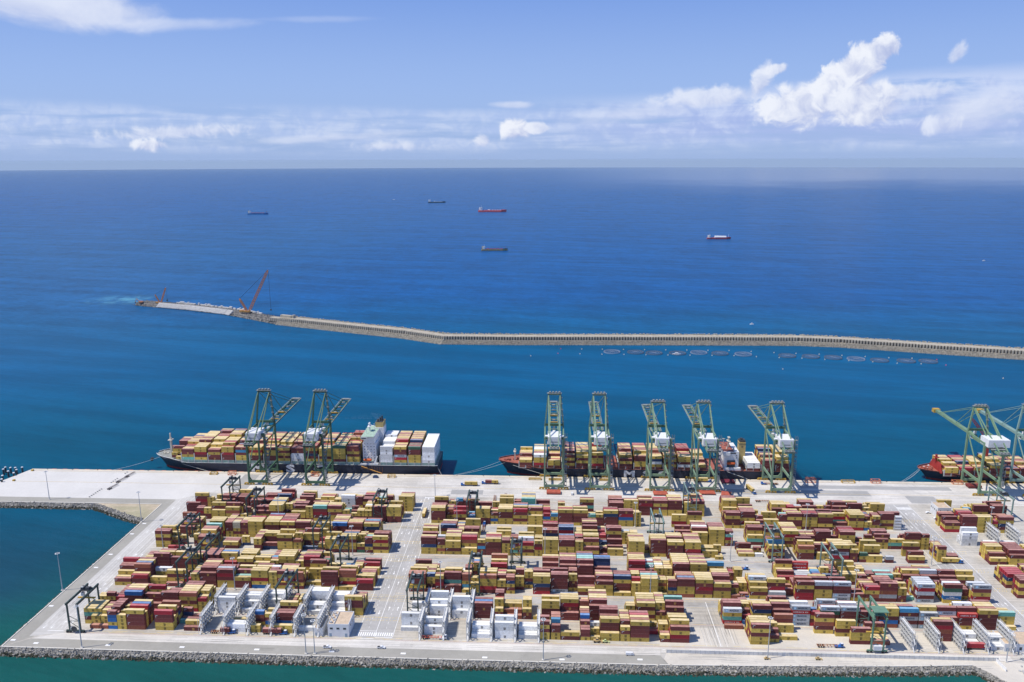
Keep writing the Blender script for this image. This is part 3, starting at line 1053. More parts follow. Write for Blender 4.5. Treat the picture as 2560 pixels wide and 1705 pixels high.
G_YARD = ground_mat('yard_paving', (.48, .458, .415), .14, .05, (5.0, 5.0, .08), (.45, .42, .37), tracks=.11)
G_APRON = ground_mat('quay_concrete', (.58, .555, .515), .11, .04, (7.0, 6.0, .10), tracks=.10)
G_WHITE = ground_mat('new_concrete', (.60, .585, .555), .05, .02, (6.0, 6.0, .06))
G_ROAD = ground_mat('road_asphalt', (.42, .41, .395), .12, .05, tracks=.03)
G_LANE = ground_mat('perimeter_road', (.585, .56, .515), .08, .03, tracks=.12)
G_SHOULDER = ground_mat('shoulder_gravel', (.335, .322, .285), .08, .05)
G_SAND = ground_mat('sand', (.50, .42, .31), .16, .05, None, (.36, .33, .22))
G_PALE = ground_mat('pale_track', (.58, .54, .47), .08, .04)
G_KERB = ground_mat('kerb_stone', (.66, .63, .56), .06, .03)
G_LINE = ground_mat('line_white', (.80, .80, .78), .05, .03)
G_YEL = ground_mat('line_yellow', (.70, .52, .16), .10, .05)
G_WALL = ground_mat('quay_wall', (.30, .29, .26), .15, .05)
G_STAIN = ground_mat('dark_patch', (.36, .355, .345), .08, .04)


def water_mat():
    m = bpy.data.materials.new('sea_water'); m.use_nodes = True
    T = NT(m.node_tree); b = T.n['Principled BSDF']
    g = T.n.new('ShaderNodeNewGeometry'); P_ = g.outputs['Position']
    sp = T.n.new('ShaderNodeSeparateXYZ'); T.l.new(P_, sp.inputs[0])
    X, Y = sp.outputs[0], sp.outputs[1]
    n = T.noise(P_, 0.004, 5.0, 0.6, 0.5)
    yy = T.m('ADD', Y, T.m('MULTIPLY', T.m('SUBTRACT', n, 0.5), 260))
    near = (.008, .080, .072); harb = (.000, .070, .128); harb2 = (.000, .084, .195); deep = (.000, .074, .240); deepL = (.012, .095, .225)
    near_ = T.mix(T.m('MULTIPLY', T.ramp(X, -300, -420), T.ramp(Y, 445, 520)), near, (.012, .062, .098))
    c = T.mix(T.ramp(yy, 470, 700), near_, harb)
    c = T.mix(T.ramp(yy, 760, 1150), c, harb2)
    c = T.mix(T.ramp(yy, 1330, 1900), c, deep)
    # paler water colour off the unfinished breakwater head on the left
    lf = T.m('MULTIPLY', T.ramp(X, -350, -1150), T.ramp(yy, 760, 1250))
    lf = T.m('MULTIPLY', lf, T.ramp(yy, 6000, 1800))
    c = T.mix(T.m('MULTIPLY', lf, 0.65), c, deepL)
    pl = T.m('MULTIPLY', T.ramp(T.m('ABSOLUTE', T.m('SUBTRACT', Y, 1745)), 85, 10), T.m('MULTIPLY', T.ramp(X, -900, -930), T.ramp(X, -1080, -960)))
    c = T.mix(T.m('MULTIPLY', pl, T.ramp(T.noise(P_, 0.03, 5.0, 0.6, 1.0), 0.38, 0.6, 0.0, 0.6)), c, (.10, .30, .37))
    # wind streaks
    stv = T.xyz(T.m('MULTIPLY', X, 0.0022), T.m('MULTIPLY', T.m('ADD', Y, T.m('MULTIPLY', X, 0.22)), 0.016), 0.0)
    st = T.ramp(T.noise(stv, 1.0, 6.0, 0.62, 0.3), 0.36, 0.66, 0.86, 1.14)
    wv = T.xyz(T.m('MULTIPLY', X, 0.05), T.m('MULTIPLY', T.m('ADD', Y, T.m('MULTIPLY', X, 0.3)), 0.22), 0.0)
    w1 = T.noise(wv, 1.0, 4.0, 0.6, 0.3)
    amp = T.ramp(yy, 1250, 1500, 0.05, 0.13)
    wv2 = T.xyz(T.m('MULTIPLY', X, 0.012), T.m('MULTIPLY', T.m('ADD', Y, T.m('MULTIPLY', X, 0.25)), 0.034), 3.0)
    w2 = T.m('MULTIPLY', T.ramp(T.noise(wv2, 1.0, 7.0, 0.72, 0.4), 0.3, 0.7, -1.0, 1.0), T.ramp(yy, 1250, 1700, 0.02, 0.10))
    wv3 = T.xyz(T.m('MULTIPLY', X, 0.016), T.m('MULTIPLY', T.m('ADD', Y, T.m('MULTIPLY', X, 0.2)), 0.0075), 7.0)
    w3 = T.m('MULTIPLY', T.ramp(T.noise(wv3, 1.0, 8.0, 0.78, 0.2), 0.32, 0.68, -1.0, 1.0), T.ramp(yy, 1250, 1700, 0.03, 0.12))
    st = T.m('ADD', T.m('ADD', st, w2), w3)
    st = T.m('MULTIPLY', st, T.m('ADD', 1.0, T.m('MULTIPLY', T.m('SUBTRACT', T.ramp(w1, 0.35, 0.65), 0.5), T.m('MULTIPLY', amp, 2.0))))
    c = T.mix(1.0, c, T.xyz(st, st, st), 'MULTIPLY')
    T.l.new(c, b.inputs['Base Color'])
    # calm slicks far out to the right mirror the bright low sky
    az = T.m('DIVIDE', X, T.m('MAXIMUM', Y, 100.0))
    edge = T.m('ADD', Y, T.m('MULTIPLY', T.m('SUBTRACT', T.noise(T.xyz(T.m('MULTIPLY', az, 6.0), T.m('MULTIPLY', Y, 0.0003), 0.0), 1.0, 5.0, 0.6), 0.5), 9000.0))
    calm = T.m('MULTIPLY', T.ramp(az, -0.06, 0.24), T.ramp(edge, 6500, 15000))
    wb = T.noise(T.xyz(T.m('MULTIPLY', X, 0.6), T.m('MULTIPLY', T.m('ADD', Y, T.m('MULTIPLY', X, 0.3)), 1.1), 0.0), 0.5, 5.0, 0.6)
    bp = T.n.new('ShaderNodeBump'); bp.inputs['Strength'].default_value = 0.35; bp.inputs['Distance'].default_value = 0.8
    T.l.new(wb, bp.inputs['Height'])
    # wind-roughened surface: the body colour of the water plus a broad, damped mirror of the sky
    m.node_tree.nodes.remove(b); N = m.node_tree.nodes
    out = [n_ for n_ in N if n_.type == 'OUTPUT_MATERIAL'][0]
    df = N.new('ShaderNodeBsdfDiffuse'); gl = N.new('ShaderNodeBsdfGlossy'); fr = N.new('ShaderNodeFresnel'); mx = N.new('ShaderNodeMixShader')
    fr.inputs['IOR'].default_value = 1.33; gl.inputs['Roughness'].default_value = 0.22
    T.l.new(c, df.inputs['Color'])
    for n_ in (df, gl, fr): T.l.new(bp.outputs[0], n_.inputs['Normal'])
    fac = T.m('MINIMUM', T.m('MULTIPLY', fr.outputs[0], 0.34), 0.28)
    fac = T.m('MULTIPLY', fac, T.m('ADD', 1.0, T.m('MULTIPLY', calm, 1.9)))
    T.l.new(fac, mx.inputs[0]); T.l.new(df.outputs[0], mx.inputs[1]); T.l.new(gl.outputs[0], mx.inputs[2]); T.l.new(mx.outputs[0], out.inputs['Surface'])
    return m


def build_water():
    """the sea: one sheet that follows the curve of the earth out to the horizon"""
    Rr = 7.35e6
    rings = [0, 150, 300, 450, 600, 800, 1000, 1300, 1700, 2200, 3000, 4000, 5500, 7500, 10000, 13000, 17000, 22000, 28000, 35000, 43000, 52000, 60000, 68000, 76000, 84000]
    n = 96; mb = MB(); vs = [(0, 0, WATER)]; fs = []
    for r in rings[1:]:
        for k in range(n):
            a = 2 * math.pi * k / n
            vs.append((r * math.cos(a), r * math.sin(a), WATER - r * r / (2 * Rr)))
    for k in range(n): fs.append((0, 1 + k, 1 + (k + 1) % n))
    for i in range(len(rings) - 2):
        o, p = 1 + i * n, 1 + (i + 1) * n
        for k in range(n): fs.append((o + k, p + k, p + (k + 1) % n, o + (k + 1) % n))
    mb.add(vs, fs)
    o = mb.build('sea', water_mat()); tag(o, kind='structure')
    for p in o.data.polygons: p.use_smooth = True


build_water()
QY = 735.6                                       # quay front
EDGE_L = -349.5                                  # left kerb of the terminal
FRONT = [(-349.5, 440.0), (-150, 438.6), (68, 438.2), (140, 440.2), (215, 443.0), (262, 446.0)]


def struct(mb, name, m, label=None):
    o = mb.build(name, m); return tag(o, label, None, None, 'structure')


def layer(name, polys, z, m):
    mb = MB()
    for p in polys: mb.sheet(p, z)
    return struct(mb, name, m)


def rect(x0, y0, x1, y1): return [(x0, y0), (x1, y0), (x1, y1), (x0, y1)]


# one body of land with vertical quay walls, everything painted on it lies in sheets a few millimetres above
land = FRONT + [(268, 440), (280, 420), (300, 385), (340, 330), (700, 330), (700, QY), (-521.5, QY), (-548, 657.2), (-349.5, 657.2)]
mb = MB(); mb.prism(land, -9, 0.0); struct(mb, 'yard_ground', [G_YARD])
layer('quay_apron', [rect(-349.5, 684, 700, QY - .01)], .004, G_APRON)
layer('new_concrete_apron', [[(-543, 668), (-330, 668), (-317, 684), (-296, 708), (-300, QY - .02), (-521.4, QY - .02)]], .008, G_WHITE)
layer('apron_shoulder', [[(-547.8, 657.3), (-349.5, 657.3), (-341, 668.2), (-543.7, 668.2)]], .012, G_SHOULDER)
layer('left_shoulder', [[(-349.4, 440.1), (-336, 452), (-340, 668.2), (-349.4, 657.3)]], .012, G_SHOULDER)
layer('front_shoulder', [[(-349.4, 440.1), (-150, 438.7), (68, 438.3), (76, 438.4), (72, 448.2), (-150, 448.6), (-336, 449.6)]], .016, G_SHOULDER)
layer('sandy_track', [[(76, 438.4), (140, 440.3), (215, 443.1), (261.8, 446.1), (268.5, 440), (280.4, 420), (300.4, 385), (340, 331), (600, 331), (600, 420), (330, 446), (279, 450.8), (76, 450.8), (73.4, 444)]], .016, G_PALE)
layer('perimeter_lane', [[(-336, 449.7), (-150, 448.7), (72, 448.3), (73, 456.6), (-319, 456.6), (-330, 452.5)], rect(73, 451.2, 290, 456.6)], .02, G_LANE)
layer('left_road', [[(-339, 452), (-319, 456.7), (-318.4, 684), (-341, 668)]], .02, ground_mat('left_road_paving', (.50, .485, .455), .08, .03, tracks=.05))
layer('centre_road', [rect(-124, 459.5, -100, 683)], .02, G_ROAD)
layer('right_road', [[(299, 452), (325, 452), (325, 683), (299, 683)]], .02, G_ROAD)
layer('brown_yard_strip', [rect(73, 458.5, 290, 480)], .02, G_PALE)
mb = MB()
for (x0, y0, x1, y1) in ((-315, 503.2, -128, 513.4), (-97, 503.2, 290, 513.4), (-315, 559.8, -128, 570), (-97, 559.8, 290, 570), (-315, 615, -128, 625), (-97, 615, 290, 625)):
    mb.sheet(rect(x0, y0, x1, y1), .024)
struct(mb, 'cross_lane', G_ROAD)
# asphalt patches and joints
mb = MB()
for (x0, y0, x1, y1) in ((-300, 690, -285, 730), (120, 700, 300, 712), (240, 716, 380, 724), (330, 686, 356, 702), (-90, 690, -60, 700)):
    mb.sheet(rect(x0, y0, x1, y1), .012)
struct(mb, 'worn_patch', G_STAIN)

# painted lines
ln = MB(); Z = .030
def tyre_marks(mb, n, x0, x1, y0, y1, alongx, w=.28, z=.0265):
    for k in range(n):
        x = random.uniform(x0, x1); y = random.uniform(y0, y1); L = random.uniform(8, 30); c_ = random.uniform(-.03, .03) * L
        for o_ in (-.95, .95):
            if alongx: mb.sheet([(x, y + o_), (x + L, y + o_ + c_), (x + L, y + o_ + c_ + w), (x, y + o_ + w)], z)
            else: mb.sheet([(x + o_, y), (x + o_ + w, y), (x + o_ + c_ + w, y + L), (x + o_ + c_, y + L)], z)


random.seed(31)
tm = MB()
tyre_marks(tm, 60, -300, 260, 441, 456, True, z=.0245); tyre_marks(tm, 45, -123, -101, 462, 660, False, z=.0268); tyre_marks(tm, 40, -337, -321, 462, 650, False, z=.0268); tyre_marks(tm, 60, 300, 324, 456, 650, False, z=.0268)
for a_ in (504, 561, 616): tyre_marks(tm, 90, -310, 270, a_, a_ + 8, True, z=.0272)
tyre_marks(tm, 130, -290, 430, 686, 732, True, z=.0142)
tyre_marks(tm, 20, 75, 125, 459, 478, False, z=.0272); tyre_marks(tm, 16, 200, 290, 459, 475, True, z=.0272)
struct(tm, 'tyre_mark', ground_mat('tyre_rubber', (.34, .325, .30), .1, .05))
def hline(x0, x1, y, w=.15, z=Z, m=ln): m.sheet(rect(x0, y - w / 2, x1, y + w / 2), z)
def vline(x, y0, y1, w=.2, z=Z, m=ln): m.sheet(rect(x - w / 2, y0, x + w / 2, y1), z)
def arrow(x, y, up=True, s=1.0):
    d = 1 if up else -1
    ln.sheet([(x - .25 * s, y), (x + .25 * s, y), (x + .25 * s, y + d * 4 * s), (x - .25 * s, y + d * 4 * s)][::d], Z)
    ln.sheet([(x - .9 * s, y + d * 4 * s), (x + .9 * s, y + d * 4 * s), (x, y + d * 6.5 * s)][::d], Z)
for x in (-124, -112.2, -100.3): vline(x, 461, 683, .32)
for x in (-118, -106.2):
    y = 470
    while y < 680: vline(x, y, y + 2.5, .2); y += 5.5
for y in (492, 526, 546, 566, 590, 612, 636, 676):
    for k, x in enumerate((-121, -115, -109, -103)): arrow(x, y, k > 1, .8)
for k in range(16): ln.sheet([(-123.5 + k * 1.45, 461.6), (-122.75 + k * 1.45, 461.6), (-122.75 + k * 1.45, 465.6), (-123.5 + k * 1.45, 465.6)], Z)
hline(-124, -112.4, 467.2, .45); hline(-111.8, -100.3, 460.2, .45); hline(-124, -112.4, 458.6, .45)
for x in (-337, -331.6, -326.4, -321.2): vline(x, 462, 682, .22)
y = 462
while y < 680:
    for x in (-334.2, -329, -323.8): vline(x, y, y + 2.5, .2)
    y += 5.5
for y in (466, 508, 515, 560, 606, 652):
    for k, x in enumerate((-335.5, -330.3, -325, -320)): arrow(x, y, k > 1, .8)
hline(-331, -320, 459, .5)
for x in (299.5, 311.8, 324.6): vline(x, 455, 682, .32)
for x in (305.5, 318):
    y = 460
    while y < 680: vline(x, y, y + 2.5, .2); y += 5.5
for y in (480, 515, 548, 590, 610, 640, 660):
    for k, x in enumerate((302.5, 308.6, 315, 321.4)): arrow(x, y, k > 1, .8)
for k in range(14): vline(312.5 + k * .85, 672, 677, .5)
hline(-112, -100.3, 681, 1.2)
for x0, x1, y in ((-336, 288, 452.3), (-300, 288, 456.8)): hline(x0, x1, y, .12)
x = 74.0
while x < 286: ln.sheet(rect(x, 453.9, x + 2.0, 454.5), Z); x += 9
for k in range(5): vline(103 + k * 3.3, 459, 480, .12)
vline(112, 459, 512, .4); vline(121, 462, 512, .2)
struct(ln, 'road_line_white', G_LINE)
ylw = MB()
for yb in (458.2, 459.6, 483.6, 504.2, 511.9, 514.8, 536.8, 560.8, 568.6, 571.4, 593.6, 616, 624.2, 626.8, 649.4, 672.6, 676):
    for (a, b_) in ((-316, -99), (-98, 290)):
        x = a
        while x < b_:
            e = min(x + random.uniform(3, 14), b_)
            if random.random() < .72: ylw.sheet(rect(x, yb - .12, e, yb + .12), .034)
            x = e + random.uniform(.5, 3)
for yc in (481.5, 508, 537, 564, 593, 620, 649):          # yellow hatching where the trucks turn
    for xa, xb in ((-136, -88), (-318, -304), (290, 332)):
        for dy in (-1.6, 1.6):
            x = xa
            while x < xb:
                ylw.sheet([(x, yc + dy - .7), (x + .35, yc + dy - .7), (x + 1.4, yc + dy + .7), (x + 1.05, yc + dy + .7)], .034)
                x += random.uniform(1.3, 2.6)
ylw.sheet(rect(-518, 704.3, 700, 704.65), .034)
ylw.sheet(rect(-521, 730.6, 700, 730.9), .034)
struct(ylw, 'road_line_yellow', G_YEL)
# rail strips between the blocks
mb = MB()
for y in (457.2, 482.9, 514.6, 538.0, 571.0, 594.6, 626.2, 649.8, 673.2):
    for a, b_ in ((-316, -126), (-98, 295)): mb.sheet(rect(a, y - .7, b_, y + .7), .028)
struct(mb, 'crane_runway_strip', ground_mat('runway_concrete', (.47, .40, .36), .08, .04))
mb = MB()
mb.box(-521.4, QY - 4.4, .002, 700, QY - 4.25, .06); mb.box(-521.4, 704.2, .002, 700, 704.3, .06)
struct(mb, 'crane_rail', mat('rail_steel', (.32, .25, .2), .6))
# kerbs
mb = MB()
def kerb(p, q, w=.7, h=.35): mb.bar((p[0], p[1], h / 2), (q[0], q[1], h / 2), w, h)
for i in range(len(FRONT) - 1): kerb(FRONT[i], FRONT[i + 1])
kerb((-349.5, 440), (-349.5, 657.2)); kerb((-349.5, 657.2), (-548, 657.2))
struct(mb, 'kerb', G_KERB)
mb = MB(); mb.box(-521.4, QY - 2.2, .0, 700, QY + .15, .22)
struct(mb, 'quay_coping', ground_mat('coping', (.66, .58, .46), .1, .05))

# ---------------------------------------------------------------- rock slopes
ROCK = mat('armour_rock', (.25, .24, .22), .95, var=.35, scale=.55, spec=.1)
ROCK_PALE = mat('armour_rock_pale', (.34, .32, .28), .95, var=.35, scale=.55, spec=.1)
ROCK_WET = mat('weedy_rock', (.055, .055, .038), .8, var=.35, scale=.5, spec=.2)


def rock(mb, x, y, z, s, mi=0):
    b = len(mb.v); q = Matrix.Rotation(random.uniform(0, 6.28), 3, Vector((random.uniform(-1, 1), random.uniform(-1, 1), random.uniform(-1, 1))).normalized())
    k = [random.uniform(.6, 1.15) * s for _ in range(3)]
    vs = []
    for a in ((-1, -1, -1), (1, -1, -1), (1, 1, -1), (-1, 1, -1), (-1, -1, 1), (1, -1, 1), (1, 1, 1), (-1, 1, 1)):
        v = q @ Vector((a[0] * k[0] * random.uniform(.55, 1), a[1] * k[1] * random.uniform(.55, 1), a[2] * k[2] * random.uniform(.55, 1)))
        vs.append((x + v.x, y + v.y, z + v.z))
    mb.add(vs, BOXF, mi)


def rock_slope(name, pts, out, run=7.5, drop=4.2, step=1.15, size=.85, mats=(ROCK, ROCK_WET, ROCK_PALE)):
    """rubble slope falling from the line pts towards the side given by out(dx, dy)"""
    mb = MB()
    for (p, q) in zip(pts[:-1], pts[1:]):
        L = math.hypot(q[0] - p[0], q[1] - p[1]); tx, ty = (q[0] - p[0]) / L, (q[1] - p[1]) / L
        nx, ny = (ty, -tx) if out > 0 else (-ty, tx)
        mb.add([(p[0], p[1], -.25), (q[0], q[1], -.25), (q[0] + nx * run, q[1] + ny * run, -.25 - drop), (p[0] + nx * run, p[1] + ny * run, -.25 - drop)], [(0, 1, 2, 3)], 0)
        n = int(L / step); m = int(run / (step * .85))
        for i in range(n):
            for j in range(m):
                a = (i + random.uniform(0, 1)) / n * L; d = (j + random.uniform(.1, 1)) / m * run
                z = -.25 - drop * d / run
                if z < WATER - 1.2: continue
                r = random.random()
                mi = 1 if z < WATER + .75 and r < .85 else (2 if r < .3 else 0)
                rock(mb, p[0] + tx * a + nx * d, p[1] + ty * a + ny * d, z, size * random.uniform(.7, 1.25), mi)
    o = mb.build(name, list(mats)); return tag(o, None, None, None, 'stuff')


o = rock_slope('rock_slope', FRONT, 1); o['label'] = 'grey boulder slope below the near kerb'; o['category'] = 'rocks'
o = rock_slope('rock_slope', [(-349.5, 440), (-349.5, 632)], -1, run=6, size=.7, step=1.4); o['label'] = 'thin boulder edge along the left basin'; o['category'] = 'rocks'
o = rock_slope('rock_slope', [(262, 446), (268, 440), (280, 420), (300, 385), (340, 330)], 1, run=6); o['label'] = 'boulder slope at the right corner'; o['category'] = 'rocks'
o = rock_slope('rock_slope', [(-560, 657), (-408, 656.5), (-366, 634), (-351, 628)], 1, run=8.5, drop=4.2, size=.9); o['label'] = 'boulder slope around the left basin head'; o['category'] = 'rocks'
mb = MB(); mb.prism([(-412, 657.1), (-408, 656.5), (-366, 634), (-351, 627), (-349.6, 627), (-349.6, 657.1)], -4.2, -.1)
struct(mb, 'sand_patch', G_SAND)

# ---------------------------------------------------------------- breakwater
BW_PALE = mat('breakwater_block', (.35, .32, .26), .9, var=.25, scale=.25, spec=.1)
BW_WHITE = mat('new_block', (.62, .61, .58), .9, var=.12, scale=.3, spec=.1)
BW_CORE = mat('quarry_run', (.17, .165, .155), .95, var=.3, scale=.3, spec=.1)
BW_CONC = mat('crest_concrete', (.40, .365, .295), .9, var=.15, scale=.15, spec=.1)
BW_SLOT_SHADOW = mat('painted_slot_shadow', (.07, .065, .06), .95, var=.2, spec=.1)
bwpx = [(345, 765), (470, 776), (560, 787), (690, 812), (860, 831), (1000, 846), (1100, 861), (1280, 863), (1500, 863), (1840, 864), (2000, 865), (2100, 869), (2350, 886), (2560, 900)]
BW = [at(x, y, WATER)[:2] for x, y in bwpx]
dx, dy = BW[-1][0] - BW[-2][0], BW[-1][1] - BW[-2][1]
BW += [(BW[-1][0] + dx * 1.0, BW[-1][1] + dy * 1.0)]
bw_root = empty('breakwater', (0, 0, 0), 0, 'long stone and concrete breakwater with ribbed wall closing the harbour', 'breakwater')


def along(pts, step):
    """points every step metres with tangent and normal towards the open sea"""
    out = []; acc = 0.0
    for p, q in zip(pts[:-1], pts[1:]):
        L = math.hypot(q[0] - p[0], q[1] - p[1]); tx, ty = (q[0] - p[0]) / L, (q[1] - p[1]) / L
        d = acc
        while d < L:
            out.append((p[0] + tx * d, p[1] + ty * d, tx, ty, -ty, tx)); d += step
        acc = d - L
    return out


def sweep(pts, prof, mb, mi=0):
    """closed profile (offset towards sea, z) swept along the line"""
    st = []
    for i, p in enumerate(pts):
        a = pts[max(0, i - 1)]; b = pts[min(len(pts) - 1, i + 1)]
        L = math.hypot(b[0] - a[0], b[1] - a[1]); st.append((p, (-(b[1] - a[1]) / L, (b[0] - a[0]) / L)))
    n = len(prof); vs = []
    for p, nn in st:
        for o_, z in prof: vs.append((p[0] + nn[0] * o_, p[1] + nn[1] * o_, z))
    fs = []
    for i in range(len(st) - 1):
        for k in range(n):
            a, b = i * n + k, i * n + (k + 1) % n
            fs.append((a, b, b + n, a + n))
    fs += [tuple(range(n)), tuple(range((len(st) - 1) * n, len(st) * n))[::-1]]
    mb.add(vs, fs, mi)


fin = BW[3:]; start = 4
mb = MB(); sweep(BW[3:], [(2, -6), (13, 4.6), (13.6, 9.0), (29, 9.0), (31, 6.5), (52, -6)], mb)
mb.build('crest', BW_CONC, bw_root, fix=True)
mb = MB()
for (x, y, tx, ty, nx, ny) in along(BW[3:], 4.7):
    c, s = math.atan2(ty, tx), 0
    cx, cy = x + nx * 12.0, y + ny * 12.0
    mb.rbox(cx, cy, 3.0, 2.2, 3.6, 5.6, c)
mb.build('wall_rib', BW_CONC, bw_root)['kind'] = 'stuff'
mb = MB(); sweep(BW[3:], [(11.6, 3.0), (12.95, 8.3), (13.35, 8.3), (13.2, 3.0)], mb); mb.build('slot_shadow_strip', BW_SLOT_SHADOW, bw_root, fix=True)  # shade in the slots between the ribs, painted as a dark strip
mb = MB()
for (x, y, tx, ty, nx, ny) in along(BW[3:], 2.9):
    a = math.atan2(ty, tx)
    for d in (1.0, 3.6, 6.2, 8.8):
        z = -3.2 + d * .60
        mb.rbox(x + nx * d + random.uniform(-.4, .4), y + ny * d + random.uniform(-.4, .4), z - 1.4 + random.uniform(-.3, .3), random.uniform(2.0, 2.8), random.uniform(2.2, 2.8), 2.3, a + random.uniform(-.22, .22), 0 if random.random() < .9 else 1)
mb.build('armour_block', [BW_PALE, BW_CONC], bw_root)['kind'] = 'stuff'
mb = MB()
for (x, y, tx, ty, nx, ny) in along(BW[3:], 4.0):
    for d in (30, 33):
        mb.rbox(x + nx * d + random.uniform(-1, 1), y + ny * d + random.uniform(-1, 1), 6.6 + random.uniform(-.6, 1.4), 2.6, 2.6, 2.6, random.uniform(0, 3))
mb.build('sea_side_block', BW_PALE, bw_root)['kind'] = 'stuff'
# the stretch still being built: low core mound, new white blocks
core = [(BW[0][0] - 14, BW[0][1] + 8)] + BW[0:4]
mb = MB(); sweep(core, [(0, -6), (9, 2.6), (34, 2.8), (46, -6)], mb)
mb.build('core_mound', BW_CORE, bw_root, fix=True)
mb = MB()
for (x, y, tx, ty, nx, ny) in along(core, 3.0):
    for d in (2, 6, 10, 16, 24, 32, 38):
        rock(mb, x + nx * d + random.uniform(-2, 2), y + ny * d + random.uniform(-2, 2), -3 + min(6, min(d, 46 - d) * .62), random.uniform(.6, 1.3))
mb.build('core_stone', BW_CORE, bw_root)['kind'] = 'stuff'
mb = MB()
for (x, y, tx, ty, nx, ny) in along([BW[0], BW[1], BW[2], (BW[2][0] + 16, BW[2][1] - 12)], 3.3)[16:]:
    a = math.atan2(ty, tx)
    for d in (1.5, 4.5, 7.5, 10): mb.rbox(x + nx * d, y + ny * d, -3.2 + d * .72, 2.6, 2.7, 2.2, a + random.uniform(-.15, .15))
for (x, y, tx, ty, nx, ny) in along(core[1:], 3.6)[20:92]:
    a = math.atan2(ty, tx)
    if random.random() < .88:
        mb.rbox(x + nx * 33, y + ny * 33, 2.6, 3.0, 3.2, random.choice((2.6, 3.0, 5.0)), a + random.uniform(-.1, .1))
mb.build('new_block', BW_WHITE, bw_root)['kind'] = 'stuff'
# stacked white units where the finished wall ends
mb = MB()
ha = math.atan2(BW[4][1] - BW[3][1], BW[4][0] - BW[3][0]); u = (math.cos(ha), math.sin(ha)); nn = (-u[1], u[0])
def hb(d, o): return BW[3][0] + u[0] * d + nn[0] * o, BW[3][1] + u[1] * d + nn[1] * o
for k in range(12): q = hb(-22 + k * 4.6, 10); mb.rbox(q[0], q[1], 1.5, 2.5, 4, 6.0, ha)
q = hb(4, 17); mb.rbox(q[0], q[1], 2.5, 56, 12, 5.2, ha)
q = hb(10, 20); mb.rbox(q[0], q[1], 8.9, 26, 7, 4.4, ha); q = hb(27, 20); mb.rbox(q[0], q[1], 8.9, 4, 7, 6, ha)
mb.build('stacked_unit', BW_CONC, bw_root)


# ---------------------------------------------------------------- crawler cranes on the breakwater
ORANGE = mat('crane_orange', (.62, .24, .09), .5, var=.1)
ORANGE_D = mat('machine_orange', (.60, .30, .07), .5, var=.15)
DARK = mat('dark_steel', (.05, .055, .06), .6, var=.15)
DKGREY = mat('tyre_black', (.03, .03, .03), .8, var=0)


def lattice(mb, p, q, w, w2=None, n=10, t=.28):
    p, q = Vector(p), Vector(q); w2 = w if w2 is None else w2
    d = (q - p); a = d.cross(Vector((0, 1, 0))).normalized(); b = a.cross(d).normalized()
    rings = []
    for k in range(n + 1):
        f = k / n; c = p + d * f
        ww = (w * (1 - f) + w2 * f) * (1 if 0 < k < n else .45)
        rings.append([c + a * (i * ww / 2) + b * (j * ww / 2) for i, j in ((-1, -1), (1, -1), (1, 1), (-1, 1))])
    for k in range(n):
        for i in range(4):
            mb.bar(rings[k][i], rings[k + 1][i], t)
            mb.bar(rings[k][i], rings[k + 1][(i + 1) % 4], t * .7)


def crawler_crane(loc, boom, mast, label, s=1.0, hook=True):
    r = empty('crawler_crane', loc, 0, label, 'crane', 'cranes building the breakwater')
    mb = MB()
    for sy in (-1, 1): mb.box(-5 * s, sy * 3.6 * s - .8 * s, 0, 5 * s, sy * 3.6 * s + .8 * s, 1.9 * s)
    mb.build('track', DARK, r)
    mb = MB(); mb.box(-7 * s, -2.2 * s, 1.9 * s, 3.5 * s, 2.2 * s, 4.2 * s); mb.box(1.4 * s, -3.6 * s, 2.2 * s, 3.6 * s, -2.2 * s, 4.6 * s)
    mb.build('upper_works', ORANGE_D, r)
    mb = MB(); mb.box(-12 * s, -3 * s, 2.2 * s, -7 * s, 3 * s, 5 * s); mb.build('counterweight', ORANGE_D, r)
    mb = MB(); lattice(mb, (2 * s, 0, 3 * s), boom, 2.8 * s, 2.4 * s, 16, .62 * s); mb.build('boom', ORANGE, r)
    mb = MB(); lattice(mb, (-1 * s, 0, 3 * s), mast, 2.2 * s, 1.8 * s, 8, .6 * s); mb.build('mast', ORANGE, r)
    mb = MB(); mid = tuple(mast[i] * .52 + boom[i] * .48 for i in range(3))
    mb.bar(mast, mid, .35 * s); mb.bar(mid, boom, .35 * s); mb.bar(mast, (-9 * s, 0, 5 * s), .25 * s); mb.build('pendant', DARK, r)
    if hook:
        mb = MB(); mb.bar((boom[0] + .8, 0, boom[2]), (boom[0] + .8, 0, 9), .28 * s); mb.box(boom[0] - .4, -1, 6, boom[0] + 2, 1, 9); mb.build('hook', DARK, r)
    return r


c1 = at(620, 783, 3); crawler_crane((c1[0], c1[1], 2.8), (47, 0, 88), (-15, 0, 30), 'tall orange lattice crane, larger of the two on the breakwater', 1.35)
c2 = at(401, 759, 3); crawler_crane((c2[0], c2[1], 2.8), (15, 0, 35), (-10, 0, 20), 'small orange lattice crane near the breakwater tip', .8)
e1 = at(352, 757, 3); r = empty('excavator', (e1[0], e1[1], 2.6), 0, 'orange excavator at the very tip of the breakwater', 'excavator')
mb = MB(); mb.box(-4, -3, 0, 4, -1.6, 1.4); mb.box(-4, 1.6, 0, 4, 3, 1.4); mb.build('track', DARK, r)
mb = MB(); mb.box(-3, -2.4, 1.4, 5, 2.4, 4.2); mb.build('cabin', ORANGE, r)
mb = MB(); mb.bar((-2, 0, 3), (-9, 0, 10), .9); mb.bar((-9, 0, 10), (-12, 0, 2), .7); mb.build('arm', ORANGE, r)
mb = MB(); mb.box(-13.2, -.9, .2, -11, .9, 2); mb.build('bucket', DARK, r)

